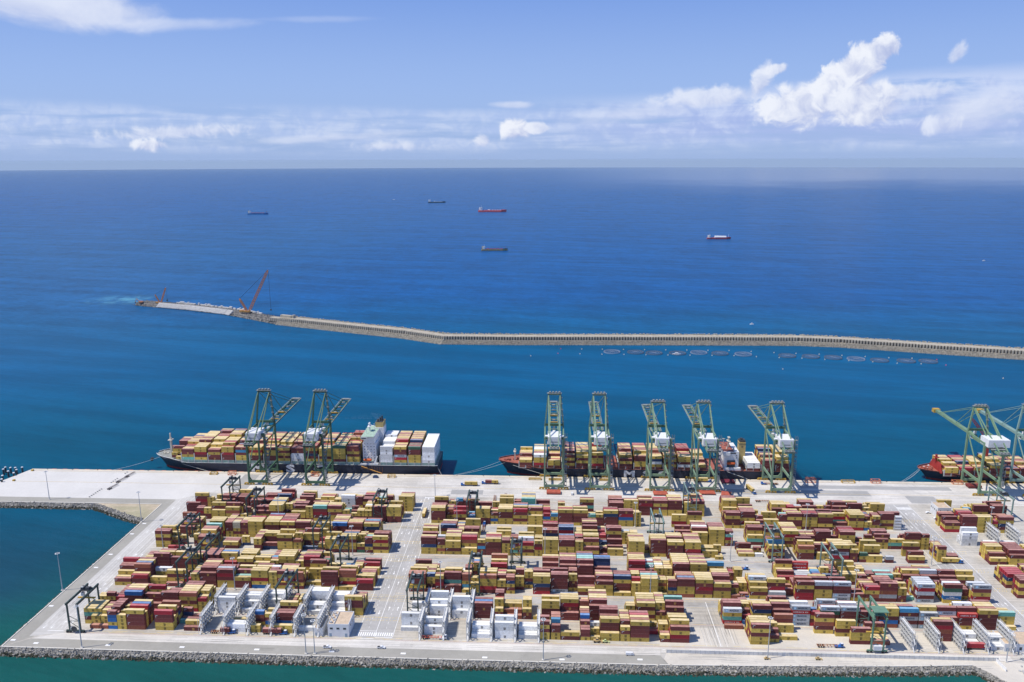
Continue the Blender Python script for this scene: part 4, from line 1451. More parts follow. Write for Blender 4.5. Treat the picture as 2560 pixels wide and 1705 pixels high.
# ---------------------------------------------------------------- fish cages and buoys
NETRING = mat('cage_ring', (.11, .14, .19), .6, var=0)
NETPALE = mat('cage_ring_pale', (.26, .31, .40), .6, var=0)
CAGE_PX = [(1530, 880), (1589, 881), (1635, 883), (1694, 883.5), (1747, 882), (1800, 884), (1858, 886), (1968, 890), (2027, 892), (2083, 894.5), (2140, 898), (2199, 901.5), (2265.5, 903), (2320.5, 904)]


def ring(mb, r, z, t, n=28):
    P_ = [(r * math.cos(2 * math.pi * k / n), r * math.sin(2 * math.pi * k / n), z) for k in range(n)]
    for k in range(n): mb.bar(P_[k], P_[(k + 1) % n], t)


def make_cage(mring, label):
    r = empty('fish_cage', (0, 0, 0), 0, label, 'fish cage', 'round fish cages moored inside the breakwater')
    mb = MB(); ring(mb, 13.4, WATER + .25, .55); ring(mb, 12.5, WATER + .25, .5); mb.build('float_ring', mring, r)
    mb = MB(); ring(mb, 13.0, WATER + 1.5, .28)
    for k in range(28):
        a = 2 * math.pi * k / 28; mb.bar((13.3 * math.cos(a), 13.3 * math.sin(a), WATER + .3), (13 * math.cos(a), 13 * math.sin(a), WATER + 1.5), .38)
    mb.build('handrail', mring, r)
    mb = MB()
    for k in range(14):
        a = math.pi * k / 14; mb.bar((-12.8 * math.cos(a), -12.8 * math.sin(a), WATER + 1.3), (12.8 * math.cos(a), 12.8 * math.sin(a), WATER + 1.25 + .006 * k), .10)
    for rr in (4, 8, 11): ring(mb, rr, WATER + 1.36, .10, 24)
    mb.build('cover_net', NETPALE, r)
    return r


cgA = make_cage(NETPALE, 'a'); cgB = make_cage(NETRING, 'b')
for k, (px, py) in enumerate(CAGE_PX):
    p = at(px, py, WATER)
    base = cgA if k in (0, 4, 6, 10) else cgB
    first = (k == 0 or k == 1)
    lab = f"{'pale' if base is cgA else 'dark'}-ringed round fish cage, {ORD[k]} from the left of the row" if k != 3 else 'dark round fish cage with a white work boat moored against it'
    if k in (0, 1): base.location = (p[0], p[1], 0); base['label'] = lab
    else: copy_tree(base, (p[0], p[1], 0), label=lab)
WHITE_P = mat('white_paint', (.74, .74, .73), .5, var=.06)
RED_P = mat('red_paint', (.45, .05, .04), .55, var=.1)


def small_boat(p, rz, label, L=9, W=3.2):
    r = empty('work_boat', (p[0], p[1], WATER), rz, label, 'boat')
    pr = [(-L / 2, -W / 2), (L * .2, -W / 2), (L / 2, 0), (L * .2, W / 2), (-L / 2, W / 2)]
    mb = MB(); mb.prism(pr, -.3, 1.1); mb.build('hull', WHITE_P, r)
    mb = MB(); mb.box(-L * .2, -W * .3, 1.1, L * .12, W * .3, 2.9); mb.build('cabin', WHITE_P, r)
    mb = MB(); mb.box(-L * .21, -W * .31, 2.0, L * .13, W * .31, 2.5); mb.build('window_band', DARK, r)


b1 = at(1692, 886, WATER); small_boat(b1, .05, 'small white work boat beside the fourth fish cage', 14, 4.2)
b2 = at(1880, 811, WATER); small_boat(b2, .1, 'tiny white boat just outside the breakwater', 8, 3)
b3 = at(985, 499, WATER); small_boat(b3, 0, 'distant white boat between the blue and the dark tankers', 22, 7)
b4 = at(2460, 652, WATER); small_boat(b4, 0, 'tiny boat far out at the right edge of the sea', 8, 3)
buoys = [(1402, 872, 1), (1395, 884, 1), (1454.5, 873, 0), (1450, 885, 0), (1327, 890, 0)] + [(1506 + 52.8 * k, 873.5 + .55 * k, 0) for k in range(7)] + [(1505 + 55 * k, 886 + .6 * k, 0) for k in range(7)] + \
    [(1878, 879, 0), (1935, 882, 0), (1990, 884, 0), (2048, 886, 0), (2105, 889, 0), (2163, 892, 0), (2222, 895, 0), (2280, 896, 0), (1891, 892, 0), (1948, 894.5, 0), (2005, 896, 0), (2062, 899, 0), (2122, 902, 0), (2182, 905, 0), (2243, 908.5, 0), (2303, 910, 0), (1957, 923, 0), (2342, 899.5, 1), (2365, 913, 1), (2508, 946, 0)]
bw_ = MB(); bw_.cyl((0, 0, -.4), (0, 0, .8), .95, 10, .75); bw_.cyl((0, 0, .8), (0, 0, 1.7), .3, 8, .1)
bm_w = bw_.mesh('mooring_buoy', mat('buoy_cream', (.62, .55, .42), .5, var=0)); bm_r = bw_.mesh('mooring_buoy', mat('buoy_pink', (.62, .06, .12), .5, var=0))
for k, (px, py, red) in enumerate(buoys):
    p = at(px, py, WATER); o = bpy.data.objects.new('mooring_buoy', bm_r if red else bm_w); C.objects.link(o); o.location = (p[0], p[1], WATER)
    tag(o, 'pink mooring buoy at the end of the fish cage grid' if red else 'small cream mooring buoy floating among the fish cage lines', 'buoy', 'pink mooring buoys' if red else 'cream mooring buoys of the fish cages')

# ---------------------------------------------------------------- container ships
HULL_BLACK = mat('hull_black', (.022, .026, .045), .5, var=.25, scale=.08)
HULL_RED = mat('hull_antifouling', (.33, .035, .025), .6, var=.2, scale=.1)
DECK_GREEN = mat('deck_green', (.35, .47, .38), .7, var=.12)
DECK_GREY = mat('deck_grey', (.26, .27, .25), .8, var=.2)
DECK_RED = mat('deck_red_oxide', (.34, .11, .075), .7, var=.2)
SHIP_WHITE = mat('ship_white', (.72, .73, .73), .55, var=.06)
SHIP_GREY = mat('ship_grey', (.45, .46, .45), .6, var=.12)
FUNNEL_Y = mat('funnel_yellow', (.50, .38, .15), .5, var=.08)
BOAT_ORANGE = mat('lifeboat_orange', (.62, .12, .03), .5, var=0)
GLASS = mat('window_glass', (.03, .045, .06), .15, var=0, spec=.5)
CREAM = mat('ship_cream', (.60, .56, .46), .6, var=.12)


def hull_parts(r, L, B, zd, zf, mdeck, wl=WATER, name_x=None, xb=0.0, fl=34.0):
    """bow at x=0 pointing to -x, stern at x=L; y from 0 (quay side) to B"""
    yc = B / 2
    st = []
    for f in (0, .6, 1.6, 3.2, 5.5, 9, 14, 20, 28, 40, 60, 90, L - 40, L - 20, L - 8, L):
        x = f
        top = min(1.0, math.sqrt(max(0, f + .6) / fl) ** 1.05) if f < fl else 1.0
        wlh = min(1.0, max(.0, (f - 7) / (fl * 1.9)) ** .62) if f < 80 else 1.0
        if f > L - 30: wlh = 1 - .35 * (f - (L - 30)) / 30; top = 1 - .06 * (f - (L - 30)) / 30
        z = zf - (zf - zd) * min(1, max(0, (f - fl * .75) / 10))
        st.append((x, top, wlh, z))
    mb = MB(); vs = []
    for x, top, w, z in st:
        zb = wl + 1.7; mid = (w + (top - w) * .45)
        xs = x + (0 if x > 12 else 0)
        row = [(x, yc - top * yc, z), (x + (4.0 if x < 6 else 0) * (1 - x / 6), yc - mid * yc, (z + zb) / 2), (x + (8 if x < 8 else 0) * (1 - x / 8), yc - w * yc, zb), (x + (8 if x < 8 else 0) * (1 - x / 8), yc + w * yc, zb), (x + (4.0 if x < 6 else 0) * (1 - x / 6), yc + mid * yc, (z + zb) / 2), (x, yc + top * yc, z)]
        vs += row
    n = 6; fs = []
    for i in range(len(st) - 1):
        for k in (0, 1, 3, 4): a = i * n + k; fs.append((a, a + 1, a + n + 1, a + n))
    fs.append(tuple((len(st) - 1) * n + k for k in range(6)))
    mb.add(vs, fs); mb.build('hull', HULL_BLACK, r, fix=True)
    mb = MB(); vs = []
    for x, top, w, z in st:
        xx = x + (8 if x < 8 else 0) * (1 - x / 8)
        vs += [(xx, yc - w * yc, wl + 1.7), (xx + .2, yc - w * .97 * yc, wl - 3), (xx + .2, yc + w * .97 * yc, wl - 3), (xx, yc + w * yc, wl + 1.7)]
    fs = []
    for i in range(len(st) - 1):
        for k in (0, 2): a = i * 4 + k; fs.append((a, a + 1, a + 5, a + 4))
    fs.append(tuple((len(st) - 1) * 4 + k for k in range(4)))
    mb.add(vs, fs); mb.build('boot_topping', HULL_RED, r, fix=True)
    mb = MB(); vs = []
    for x, top, w, z in st: vs += [(x, yc - top * yc * .985, z - .9), (x, yc + top * yc * .985, z - .9)]
    fs = [(2 * i, 2 * i + 2, 2 * i + 3, 2 * i + 1) for i in range(len(st) - 1)]
    mb.add(vs, fs); mb.build('deck', mdeck, r)
    mb = MB()
    for s in (-1, 1):
        for i in range(len(st) - 1):
            a, b = st[i], st[i + 1]
            mb.bar((a[0], yc + s * a[1] * yc * .99, a[3]), (b[0], yc + s * b[1] * yc * .99, b[3]), .35, .30)
    mb.build('gunwale', SHIP_WHITE if mdeck is not DECK_RED else DECK_RED, r)


SHIPREST = []
SPAL = 'YYYYYYYYYYMMMMMMRONY'


def cargo(bays, y0, rows, zbase, seed):
    random.seed(seed)
    for (x, front, prof, short) in bays:
        L = L40
        for j in range(rows):
            if front == '': continue
            h = len(front) + (prof[j % len(prof)] if j else 0)
            if h <= 0: continue
            allw = set(front) == {'W'} and len(front) > 5
            st = front if j == 0 else ''.join('W' if (allw or (set(front) == {'W'} and (j < 3 or rows < 14))) else random.choice(SPAL) for _ in range(h))
            if j and len(front) > 1 and random.random() < .2 and not allw: st = st[:-1] + front[-1]
            for t, ch in enumerate(st):
                SHIPREST.append((x, y0 + j * 2.52, zbase + t * 2.75, L, 2.72, ch))


def lash(bays, y0, rows, zd, zb, r, m, hgt=7.0):
    for (x, *_r) in bays:
        mb = MB(); mb.box(x + .1, y0 + .4, zd - 1.1, x + L40 - .1, y0 + rows * 2.52 - .4, zb - .1); mb.build('hatch_cover', m, r)
        mb = MB(); xx = x - .95; y1 = y0 + rows * 2.52
        mb.box(xx, y0, zd - .9, xx + .8, y0 + .9, zb + hgt); mb.box(xx, y1 - .9, zd - .9, xx + .8, y1, zb + hgt)
        mb.box(xx + .1, y0 + .8, zb - .9, xx + .7, y1 - .8, zb - .2); mb.box(xx + .1, y0 + .8, zb + hgt - 2.2, xx + .7, y1 - .8, zb + hgt - 1.8)
        mb.box(xx + .3, y0 + .1, zd - .7, x + 6.5, y0 + .5, zd - .3); mb.box(x + 5.6, y0, zd - .9, x + 6.5, y0 + .7, zb - .1)
        mb.build('lashing_bridge', SHIP_GREY, r)


# first ship
x0 = -401.5
s1 = empty('container_ship', (x0, 737.2, 0), 0, 'large laden black-hulled container ship under the two left cranes, smoke at its funnel', 'container ship')
hull_parts(s1, 293, 43, 8.6, 11.2, DECK_GREY)
for ch, X in (('M', -289.5), ('S', -256.5), ('C', -226.5)): mb = MB(); add_text(mb, ch, 10.4, X - x0, -.06, 3.5, bold=.5, sx=1.75); mb.build('hull_letter', M_MARK_WHITE, s1)
xs1 = [-366.6, -353.4, -339.6, -325.7, -311.4, -297.2, -282.7, -268.8, -254.8, -240.9, -227.0, -212.7, -198.9, -165.6, -151.6, -137.5, -123.6]
fr1 = ['TYMM', 'YMRYY', 'MMYM', 'MMRYY', 'YYMbM', 'MMYRY', 'MMYYM', 'YMYMY', 'WWWMM', 'YMNMYO', 'YMYYY', 'MYYYYg', 'YYMYMM', 'WWWWWW', 'YRGMMY', 'YYYMMg', 'WWWWWW']
up = [0, 0, 0, 0, 0, 1, 1, 1, 1, 1, 1, 1, 1, 1, 1, 1]
pr1 = [[0] * 6 + [1] * 10, [0] * 5 + [1] * 11, [0, 0, 0, 1, 1, 1, 2, 2, 2, 2, 2, 2, 2, 3, 3, 3], [0, 0, 1, 1, 1, 1, 1, 1, 1, 2, 2, 2, 2, 2, 2, 2]] + [up] * 3 + [[0, 0, 0, 0, 1, 1, 1, 1, 1, 1, 1, 1, 1, 1, 1, 1]] * 2 + [up, [0, 0, 0, 0, 0, 0, 1, 1, 1, 1, 1, 1, 1, 1, 1, 1], [0] * 16, [0, -1, 0, 0, 0, 0, 0, 1, 1, 1, 0, 0, 0, 1, 1, 1]] + [[0, -1, -1, -1, -1, -1, 0, 0, 0, 0, 0, 1, 1, 1, 1, 1], [0, 0, 0, 0, 0, 1, 1, 1, 1, 1, 1, 1, 1, 1, 1, 1], [0, 0, 0, 0, 0, 1, 1, 1, 1, 1, 1, 1, 1, 1, 1, 1], [0] * 16]
bays1 = [(x, f, p, False) for x, f, p in zip(xs1, fr1, pr1)]
cargo(bays1, 738.4, 16, 11.4, 3)
cargo([(-378.5, 'MYYM', [-5, -5, -5, -5, -5, -5, 0, 0, 0, 0, 0, -5], False)], 744.5, 12, 12.4, 5)
SHIPREST.append((-373.5, 739.6, 11.4, L20, 2.72, 'Y')); SHIPREST.append((-379.5, 743.5, 11.4, L20, 2.72, 'M')); SHIPREST.append((-379.5, 743.5, 14.1, L20, 2.72, 'Y')); SHIPREST.append((-373.2, 745.0, 11.4, L20, 2.72, 'M'))
lash([(b[0] - x0,) for b in bays1], 1.2, 16, 8.6, 11.4, s1, DECK_GREEN)
# bow gear
mb = MB(); mb.box(14, 20.5, 10, 15.6, 22.5, 27); mb.box(12.8, 19, 24.5, 16.8, 24, 25.2); mb.box(14.2, 20.8, 27, 15.2, 22, 32); mb.bar((14.8, 21.5, 12), (29, 8, 14), .5); mb.bar((14.8, 21.5, 12), (29, 35, 14), .5)
mb.build('foremast', CREAM, s1)
mb = MB()
random.seed(11)
for k in range(16): xx = random.uniform(4, 24); mb.box(xx, 21.5 + random.uniform(-xx * .45, xx * .45) * .8, 10.2, xx + 1.6, 22.6 + random.uniform(-xx * .4, xx * .4) * .4, 11.2 + random.random() * 1.2)
mb.build('mooring_winch', CREAM, s1)
mb = MB(); mb.cyl((-1.5, 13, 8.5), (-2.6, 12.5, 6.2), 1.3, 8); mb.box(-3.6, 11.8, 5, -1.6, 13.4, 8); mb.build('anchor', DARK, s1)
# accommodation of ship one
def tower1(r, X0, X1, Y0, Y1, ztop):
    mb = MB(); mb.box(X0, Y0 + 4, 8.2, X1, Y1, ztop - 8); mb.box(X0 + 1.5, Y0 + 3, ztop - 8, X1 - 1, Y1 - 2, ztop); mb.box(X0 - .5, Y0, ztop - 2.6, X0 + 5.5, Y1, ztop - .2)
    mb.build('accommodation_block', SHIP_WHITE, r)
    mb = MB()
    for k in range(8):
        z = 10.6 + k * 3.0
        if z < ztop - 3:
            for q in range(4): mb.box(X0 + 1.6 + q * 3.2, Y0 + 3.96, z, X0 + 2.4 + q * 3.2, Y0 + 4.0, z + .9)
            for q in range(9): mb.box(X0 - .04, Y0 + 6 + q * 3.3, z, X0, Y0 + 6.8 + q * 3.3, z + .9)
    mb.box(X0 - .56, Y0 + .8, ztop - 2.0, X0 - .5, Y1 - .8, ztop - .9); mb.box(X0, Y0 - .05, ztop - 2.0, X0 + 5, Y0 - .0, ztop - .9)
    mb.build('window', GLASS, r)
    mb = MB(); mb.box(X0 - .3, Y0 + .2, ztop - .18, X1 - 1.2, Y1 - 2.2, ztop + .12); mb.box(X0 - .2, Y0 + 1.5, 11, X0 + 10, Y0 + 4, 11.3); mb.build('upper_deck', DECK_GREEN, r)
    mb = MB(); cy = (Y0 + Y1) / 2
    mb.box(X0 + 4, cy - .8, ztop + .1, X0 + 5.2, cy + .8, ztop + 9); mb.box(X0 + 3, cy - 3.2, ztop + 5, X0 + 6, cy + 3.2, ztop + 5.5); mb.box(X0 + 3.6, cy - 1.8, ztop + 7.6, X0 + 5.4, cy + 1.8, ztop + 8)
    mb.bar((X0 + 8, cy + 6, ztop), (X0 + 8, cy + 6, ztop + 6), .4); mb.bar((X0 + 3, cy - 8, ztop), (X0 + 3, cy - 8, ztop + 5), .4)
    mb.build('radar_mast', SHIP_WHITE, r)


def lifeboat(r, x, y, z, s=1.0):
    mb = MB()
    pts = [(-4.6, .2), (-3.9, 1.0), (-2.6, 1.35), (2.6, 1.35), (3.9, 1.0), (4.6, .2)]
    n = 10; rings = []
    for (px, rad) in pts: rings.append([(x + px * s, y + rad * s * math.cos(2 * math.pi * k / n), z + rad * 1.05 * s * math.sin(2 * math.pi * k / n)) for k in range(n)])
    vs = sum(rings, []); fs = [tuple(range(n)), tuple(range(5 * n, 6 * n))[::-1]]
    for i in range(5):
        for k in range(n): fs.append((i * n + k, i * n + (k + 1) % n, (i + 1) * n + (k + 1) % n, (i + 1) * n + k))
    mb.add(vs, fs); mb.build('lifeboat', BOAT_ORANGE, r, fix=True)


tower1(s1, -184 - x0, -170.5 - x0, 2.0, 38, 37.5)
lifeboat(s1, -178.6 - x0, 2.6, 13.2, .95)
mb = MB(); mb.box(-186 - x0, 1.0, 8.7, -168 - x0, 4.5, 9.6); mb.bar((-180 - x0, 3, 15), (-174 - x0, 6, 22), .45); mb.bar((-172 - x0, 1.2, 9), (-169 - x0, 3, 17), 1.0)
for q in range(5): mb.box(-185 + q * 3.6 - x0, 1.05, 9.6, -184.7 + q * 3.6 - x0, 1.35, 10.9)
mb.build('boat_deck', SHIP_WHITE, s1)
mb = MB(); mb.box(-176 - x0, 28, 8.2, -167 - x0, 41, 38.5); mb.build('engine_casing', SHIP_WHITE, s1)
mb = MB(); mb.box(-175.4 - x0, 28.6, 38.5, -167.4 - x0, 40.6, 43.5); mb.build('funnel', FUNNEL_Y, s1)
mb = MB()
for a, b_, h in ((-173, 31, 3.2), (-171, 33.5, 4.0), (-172, 37, 3.4), (-169.6, 35.5, 5.2)): mb.cyl((a - x0, b_, 43.5), (a - x0, b_, 43.5 + h), .8, 8)
mb.box(-175 - x0, 29, 43.5, -168 - x0, 40, 43.9); mb.build('exhaust_pipe', DARK, s1)
mb = MB(); mb.bar((-184.5 - x0, -.5, 7.6), (-164 - x0, -2.0, 1.0), 1.0, .35); mb.build('gangway', ORANGE_D, s1)
RUST_NET = mat('gangway_net', (.40, .17, .06), .9, var=.3)
mb = MB()
for k in range(9): mb.bar((-184.5 - x0 + k * 2.6, -.35, 7.4 - k * .05), (-183.5 - x0 + k * 2.5, -.9, 5.6 - k * .75), .12)
mb.bar((-184.5 - x0, -.7, 5.8), (-163.5 - x0, -1.6, .8), .12); mb.build('gangway_net', RUST_NET, s1)

# second ship
x0 = -48.5
s2 = empty('container_ship', (x0, 737.2, 0), 0, 'black-hulled ship with red deck partly unloaded under the five middle cranes', 'container ship')
hull_parts(s2, 289, 32.4, 8.2, 11.4, DECK_RED)
for ch, X in (('M', 80.5), ('S', 97.0), ('C', 113.0)): mb = MB(); add_text(mb, ch, 8.6, X - x0, -.06, 3.2, bold=.45, sx=1.65); mb.build('hull_letter', M_MARK_WHITE, s2)
xs2 = [-27.3, -13.2, .6, 14.7, 28.6, 42.6, 70.8, 85.4, 99.6, 113.8, 128.0, 142.4, 194.6, 208.6, 222.6]
fr2 = ['MY', 'RYYW', 'YY', 'YMYM', 'MYMY', 'RYYMY', 'MYM', 'YYMM', 'YWNY', 'YMY', 'WMYY', 'Y', 'WW', 'MMM', 'MMY']
pr2 = [[0, 0, 0, 0, 1, 1, 0, 0, 0, 0, 0, 1, -9], [0, 0, 0, 0, 0, 0, 0, 0, 0, 0, 0, 0], [0, -9, -9, -1, -1, -1, -1, 0, 0, 0, 1, 1], [0, 0, 1, 1, 1, 1, 1, 1, 1, 1, 1, 1], [0, 1, 1, 1, 1, 1, 1, 1, 1, 1, 1, 1], [0, -2, -2, -2, -2, -2, -1, -1, -1, -1, 0, 0], [0, 1, 1, 1, 1, 2, 2, 2, 2, 2, 2, 2], [0, 0, 0, 1, 1, 1, 1, 1, 1, 1, 1, 1], [0, 0, 0, 0, 1, 1, 1, 1, 1, 1, 1, 1], [0, 0, 1, 1, 1, 1, 1, 1, 2, 2, 2, 2], [0, 0, 0, 0, 0, 0, 1, 1, 1, 1, 1, 1], [0, 0, 0, 1, 1, 1, 1, 2, 2, 2, 2, 2], [0] * 12, [0, 0, 0, 1, 1, 1, 1, 2, 2, 2, 2, 2], [1, 1, 1, 1, 2, 2, 2, 2, 2, 2, 2, 2]]
bays2 = [(x, f, p, False) for x, f, p in zip(xs2, fr2, pr2)]
cargo(bays2, 738.6, 12, 10.6, 9)
lash([(b[0] - x0,) for b in bays2] + [(56.8 - x0,)], 1.6, 12, 8.2, 10.6, s2, DECK_RED, 3.6)
mb = MB(); mb.box(15.5, 14.6, 10, 16.7, 16.8, 22); mb.box(14.8, 13, 19.4, 17.2, 18.6, 19.9); mb.build('foremast', CREAM, s2)
mb = MB()
for k in range(14): xx = random.uniform(4, 20); mb.box(xx, 15.2 + random.uniform(-xx * .4, xx * .4), 10.5, xx + 1.4, 16.2 + random.uniform(-xx * .3, xx * .3) * .3, 11.4 + random.random())
mb.box(20.5, 2, 9, 21.2, 30, 15); mb.build('mooring_winch', DECK_RED, s2)
X0, X1 = 172.5 - x0, 186.5 - x0
mb = MB(); mb.box(X0, 4, 7.6, X1, 30, 26.4); mb.box(X0 - 1.5, 1.2, 23.4, X0 + 5, 31.2, 26.6); mb.box(X0, 1, 7.6, X1 + 2, 4, 10.6); mb.build('accommodation_block', SHIP_WHITE, s2)
mb = MB(); mb.box(X0 + 3.0, 3.2, 11.0, X0 + 10.6, 3.98, 17.6); mb.build('boat_recess', GLASS, s2)
mb = MB(); mb.box(X0 + 5.5, 3.90, 24.3, X0 + 11, 3.97, 25.4); mb.build('window', GLASS, s2)
for z in (19.6, 22): mb = MB(); mb.box(X0 + 11.5, 3.94, z, X0 + 12.3, 3.98, z + .9); mb.build('window', GLASS, s2)
mb = MB(); mb.box(X0 - 1.2, 4.2, 26.6, X0 + 9, 30.6, 26.9); mb.build('monkey_island_deck', DECK_RED, s2)
mb = MB(); mb.bar((X0 + 6, 16, 26), (X0 + 6, 16, 37), 1.2); mb.box(X0 + 4.4, 13, 33, X0 + 7.6, 19, 33.5); mb.box(X0 + 5, 14.4, 36.6, X0 + 7.2, 18, 37.1); mb.bar((X0 + 2, 20, 26.6), (X0 + 2, 20, 34), .5); mb.box(X0 + 1, 19.4, 33.7, X0 + 3.4, 20.6, 34.2)
for a, b_, rr in ((X0 + 9.5, 8, 1.0), (X0 + 3.5, 11, .8)): mb.cyl((a, b_, 26.6), (a, b_, 28.8), rr, 10, rr * .7)
mb.build('radar_mast', CREAM, s2)
lifeboat(s2, X0 + 6.8, 3.0, 14.8, .92)
mb = MB(); mb.box(X1 + 3.6, 20, 8, X1 + 10, 27, 30.5); mb.build('funnel', FUNNEL_Y, s2)
mb = MB(); mb.box(X1 + 3.4, 19.8, 28.4, X1 + 10.2, 27.2, 28.9); mb.box(X1 + 3.9, 20.3, 30.5, X1 + 9.7, 26.7, 32.3); mb.cyl((X1 + 6, 23, 32.3), (X1 + 6, 23, 34), 1.3, 10); add_text(mb, 'm', 2.2, X1 + 6.8, 19.95, 26.3, bold=.06); add_text(mb, 'sc', 2.0, X1 + 6.8, 19.95, 25.1, bold=.06); mb.build('funnel_mark', DARK, s2)
mb = MB(); mb.bar((X0 + 2, -.3, 7.6), (X0 + 22, -1.8, .9), .9, .3); mb.build('gangway', SHIP_GREY, s2)

# third ship (most of it beyond the right edge of the photograph)
x0 = 364.5
s3 = empty('container_ship', (x0, 737.4, 0), 0, 'black-hulled ship with a red bow cut by the right edge of the picture', 'container ship')
hull_parts(s3, 230, 32.4, 5.6, 8.4, DECK_RED)
xs3 = [383.6, 397.8, 412.0, 426.4, 440.8, 455, 470, 485, 500]
fr3 = ['YY', 'MR', 'MY', 'MMY', 'YM', 'MM', 'YM', 'YY', 'MM']
bays3 = [(x, f, [0, 0, 0, 0, 1, 1, 1, 1, 1, 1, 1, 1] if i else [0, 0, 1, 1, 0, 0, 1, 1, 1, 1, 1, 1], False) for i, (x, f) in enumerate(zip(xs3, fr3))]
cargo(bays3, 739.6, 11, 8.2, 21)
lash([(b[0] - x0,) for b in bays3], 2.4, 11, 5.6, 8.2, s3, DECK_RED, 3)
mb = MB(); mb.add([(15.5, 4, 7), (17.5, 4, 7), (17.5, 28, 7), (15.5, 28, 7), (16.4, 9, 15.5), (17.5, 9, 15.5), (17.5, 23, 15.5), (16.4, 23, 15.5)], BOXF); mb.box(15.2, 15.2, 14, 16.8, 16.8, 22); mb.box(14.2, 13.6, 19, 17.8, 18.4, 19.6); mb.build('foremast', HULL_RED, s3)
mb = MB()
for k in range(22): xx = random.uniform(2.5, 13); mb.box(xx, 16.2 + random.uniform(-xx * .7, xx * .7), 7.5, xx + 1.1, 17 + random.uniform(-xx * .4, xx * .4) * .3, 8.5 + random.random())
mb.build('mooring_winch', DECK_RED, s3)
mb = MB()
for k in range(7): xx = random.uniform(3, 13); q = random.uniform(-xx * .5, xx * .5); mb.cyl((xx, 16.2 + q, 8), (xx, 17.6 + q, 8), .75, 8)
mb.build('mooring_rope_drum', SHIP_WHITE, s3)
mb = MB(); lattice(mb, (66, 22, 36), (44, 14, 60), 2.2, 1.6, 12, .3); mb.box(64.5, 20, 6, 67.5, 23, 36); mb.build('deck_crane', RED_P, s3)

# mooring lines
ROPE = mat('mooring_rope', (.55, .55, .52), .9, var=0)
def rope(p, q, sag, w, label):
    mb = MB(); p, q = Vector(p), Vector(q); last = p
    for k in range(1, 13):
        f = k / 12; c = p.lerp(q, f); c.z -= sag * 4 * f * (1 - f); mb.bar(last, c, w); last = c
    o = mb.build('mooring_line', ROPE); tag(o, label, 'rope', 'mooring lines of the ships')
rope((-394, 752, 9.5), (-438, QY - 1, .4), 1.2, .22, 'mooring line from the left ship bow to the quay on its left')
rope((-392, 748, 9.5), (-338, QY - 1, .4), .3, .25, 'mooring line slanting down along the left ship bow')
rope((-110, 742, 7.5), (-104, QY - 1, .4), .2, .2, 'short stern mooring line of the left ship')
rope((-40, 748, 10), (-92, QY - 1, .4), 1.6, .2, 'long bow line of the middle ship')
rope((-42, 756, 10), (-93, QY - 1, .4), 1.8, .2, 'slack outer bow line of the middle ship')
rope((-34, 742, 9), (5, QY - 1, .4), .2, .25, 'spring line along the bow of the middle ship')
rope((366, 752, 7), (341, QY - 1, .4), 2.0, .25, 'thick bow line of the right ship')
rope((366, 754, 7), (340, QY - 1, .4), 1.0, .18, 'thin bow line of the right ship')

# ---------------------------------------------------------------- ships far out
HC = {n: mat('hull_' + n, c, .6, var=.08, scale=.05) for n, c in (('blue', (.0, .14, .36)), ('dark', (.012, .05, .07)), ('red', (.55, .06, .07)), ('yellow', (.55, .42, .16)), ('maroon', (.28, .03, .05)))}


def far_ship(px, py, L, hull, label, gear='tanks', low=None):
    p = at(px, py, WATER); zw = WATER - (p[0] ** 2 + p[1] ** 2) / (2 * 7.35e6)
    r = empty('cargo_ship', (p[0], p[1], zw), 0.02, label, 'ship')
    B = L * .15; fb = L * .058
    prof = [(-L / 2, -B * .42), (-L / 2 + 3, -B / 2), (L * .32, -B / 2), (L * .44, -B * .28), (L / 2, 0), (L * .44, B * .28), (L * .32, B / 2), (-L / 2 + 3, B / 2), (-L / 2, B * .42)]
    mb = MB(); mb.prism(prof, -2, fb); mb.prism([(L * .33, -B * .46), (L * .45, -B * .24), (L * .51, 0), (L * .45, B * .24), (L * .33, B * .46)], fb, fb + L * .022)
    mb.build('hull', HC[hull], r)
    if low:
        mb = MB(); mb.prism([(x * 1.001, y * 1.01) for x, y in prof], fb * .35, fb * .8); mb.build('hull_band', HC[low], r)
    mb = MB(); a = -L * .44; w = L * .09
    mb.box(a, -B * .42, fb, a + w, B * .42, fb + L * .065); mb.box(a + w * .1, -B * .36, fb + L * .065, a + w * .9, B * .36, fb + L * .10); mb.box(a + w * .3, -B * .5, fb + L * .082, a + w * .8, B * .5, fb + L * .10)
    mb.bar((a + w * .6, 0, fb + L * .1), (a + w * .6, 0, fb + L * .16), L * .008)
    mb.build('superstructure', SHIP_WHITE, r)
    mb = MB(); mb.box(a - w * .35, -B * .1, fb, a - w * .02, B * .1, fb + L * .11); mb.build('funnel', SHIP_WHITE if gear != 'bulk' else FUNNEL_Y, r)
    mb = MB()
    if gear == 'gas':
        mb.cyl((-L * .18, 0, fb + L * .02), (L * .30, 0, fb + L * .02), B * .40, 14, B * .34)
        for k in (-.15, -.05, .08, .2): mb.bar((L * k, 0, fb), (L * k, 0, fb + L * .10), L * .006)
        mb.bar((L * .4, 0, fb), (L * .4, 0, fb + L * .14), L * .007)
        mb.build('cargo_tank', SHIP_WHITE, r)
    elif gear == 'bulk':
        for k in range(5): mb.box(-L * .30 + k * L * .13, -B * .36, fb, -L * .20 + k * L * .13, B * .36, fb + L * .018)
        mb.bar((L * .42, 0, fb), (L * .42, 0, fb + L * .11), L * .009); mb.build('hatch', HC['maroon'], r)
    else:
        mb.box(-L * .16, -B * .2, fb, -L * .08, B * .2, fb + L * .03)
        for k in range(4): mb.box(L * (-.02 + k * .09), -B * .06, fb, L * (.04 + k * .09), B * .06, fb + L * .016)
        mb.build('deck_gear', SHIP_WHITE, r)


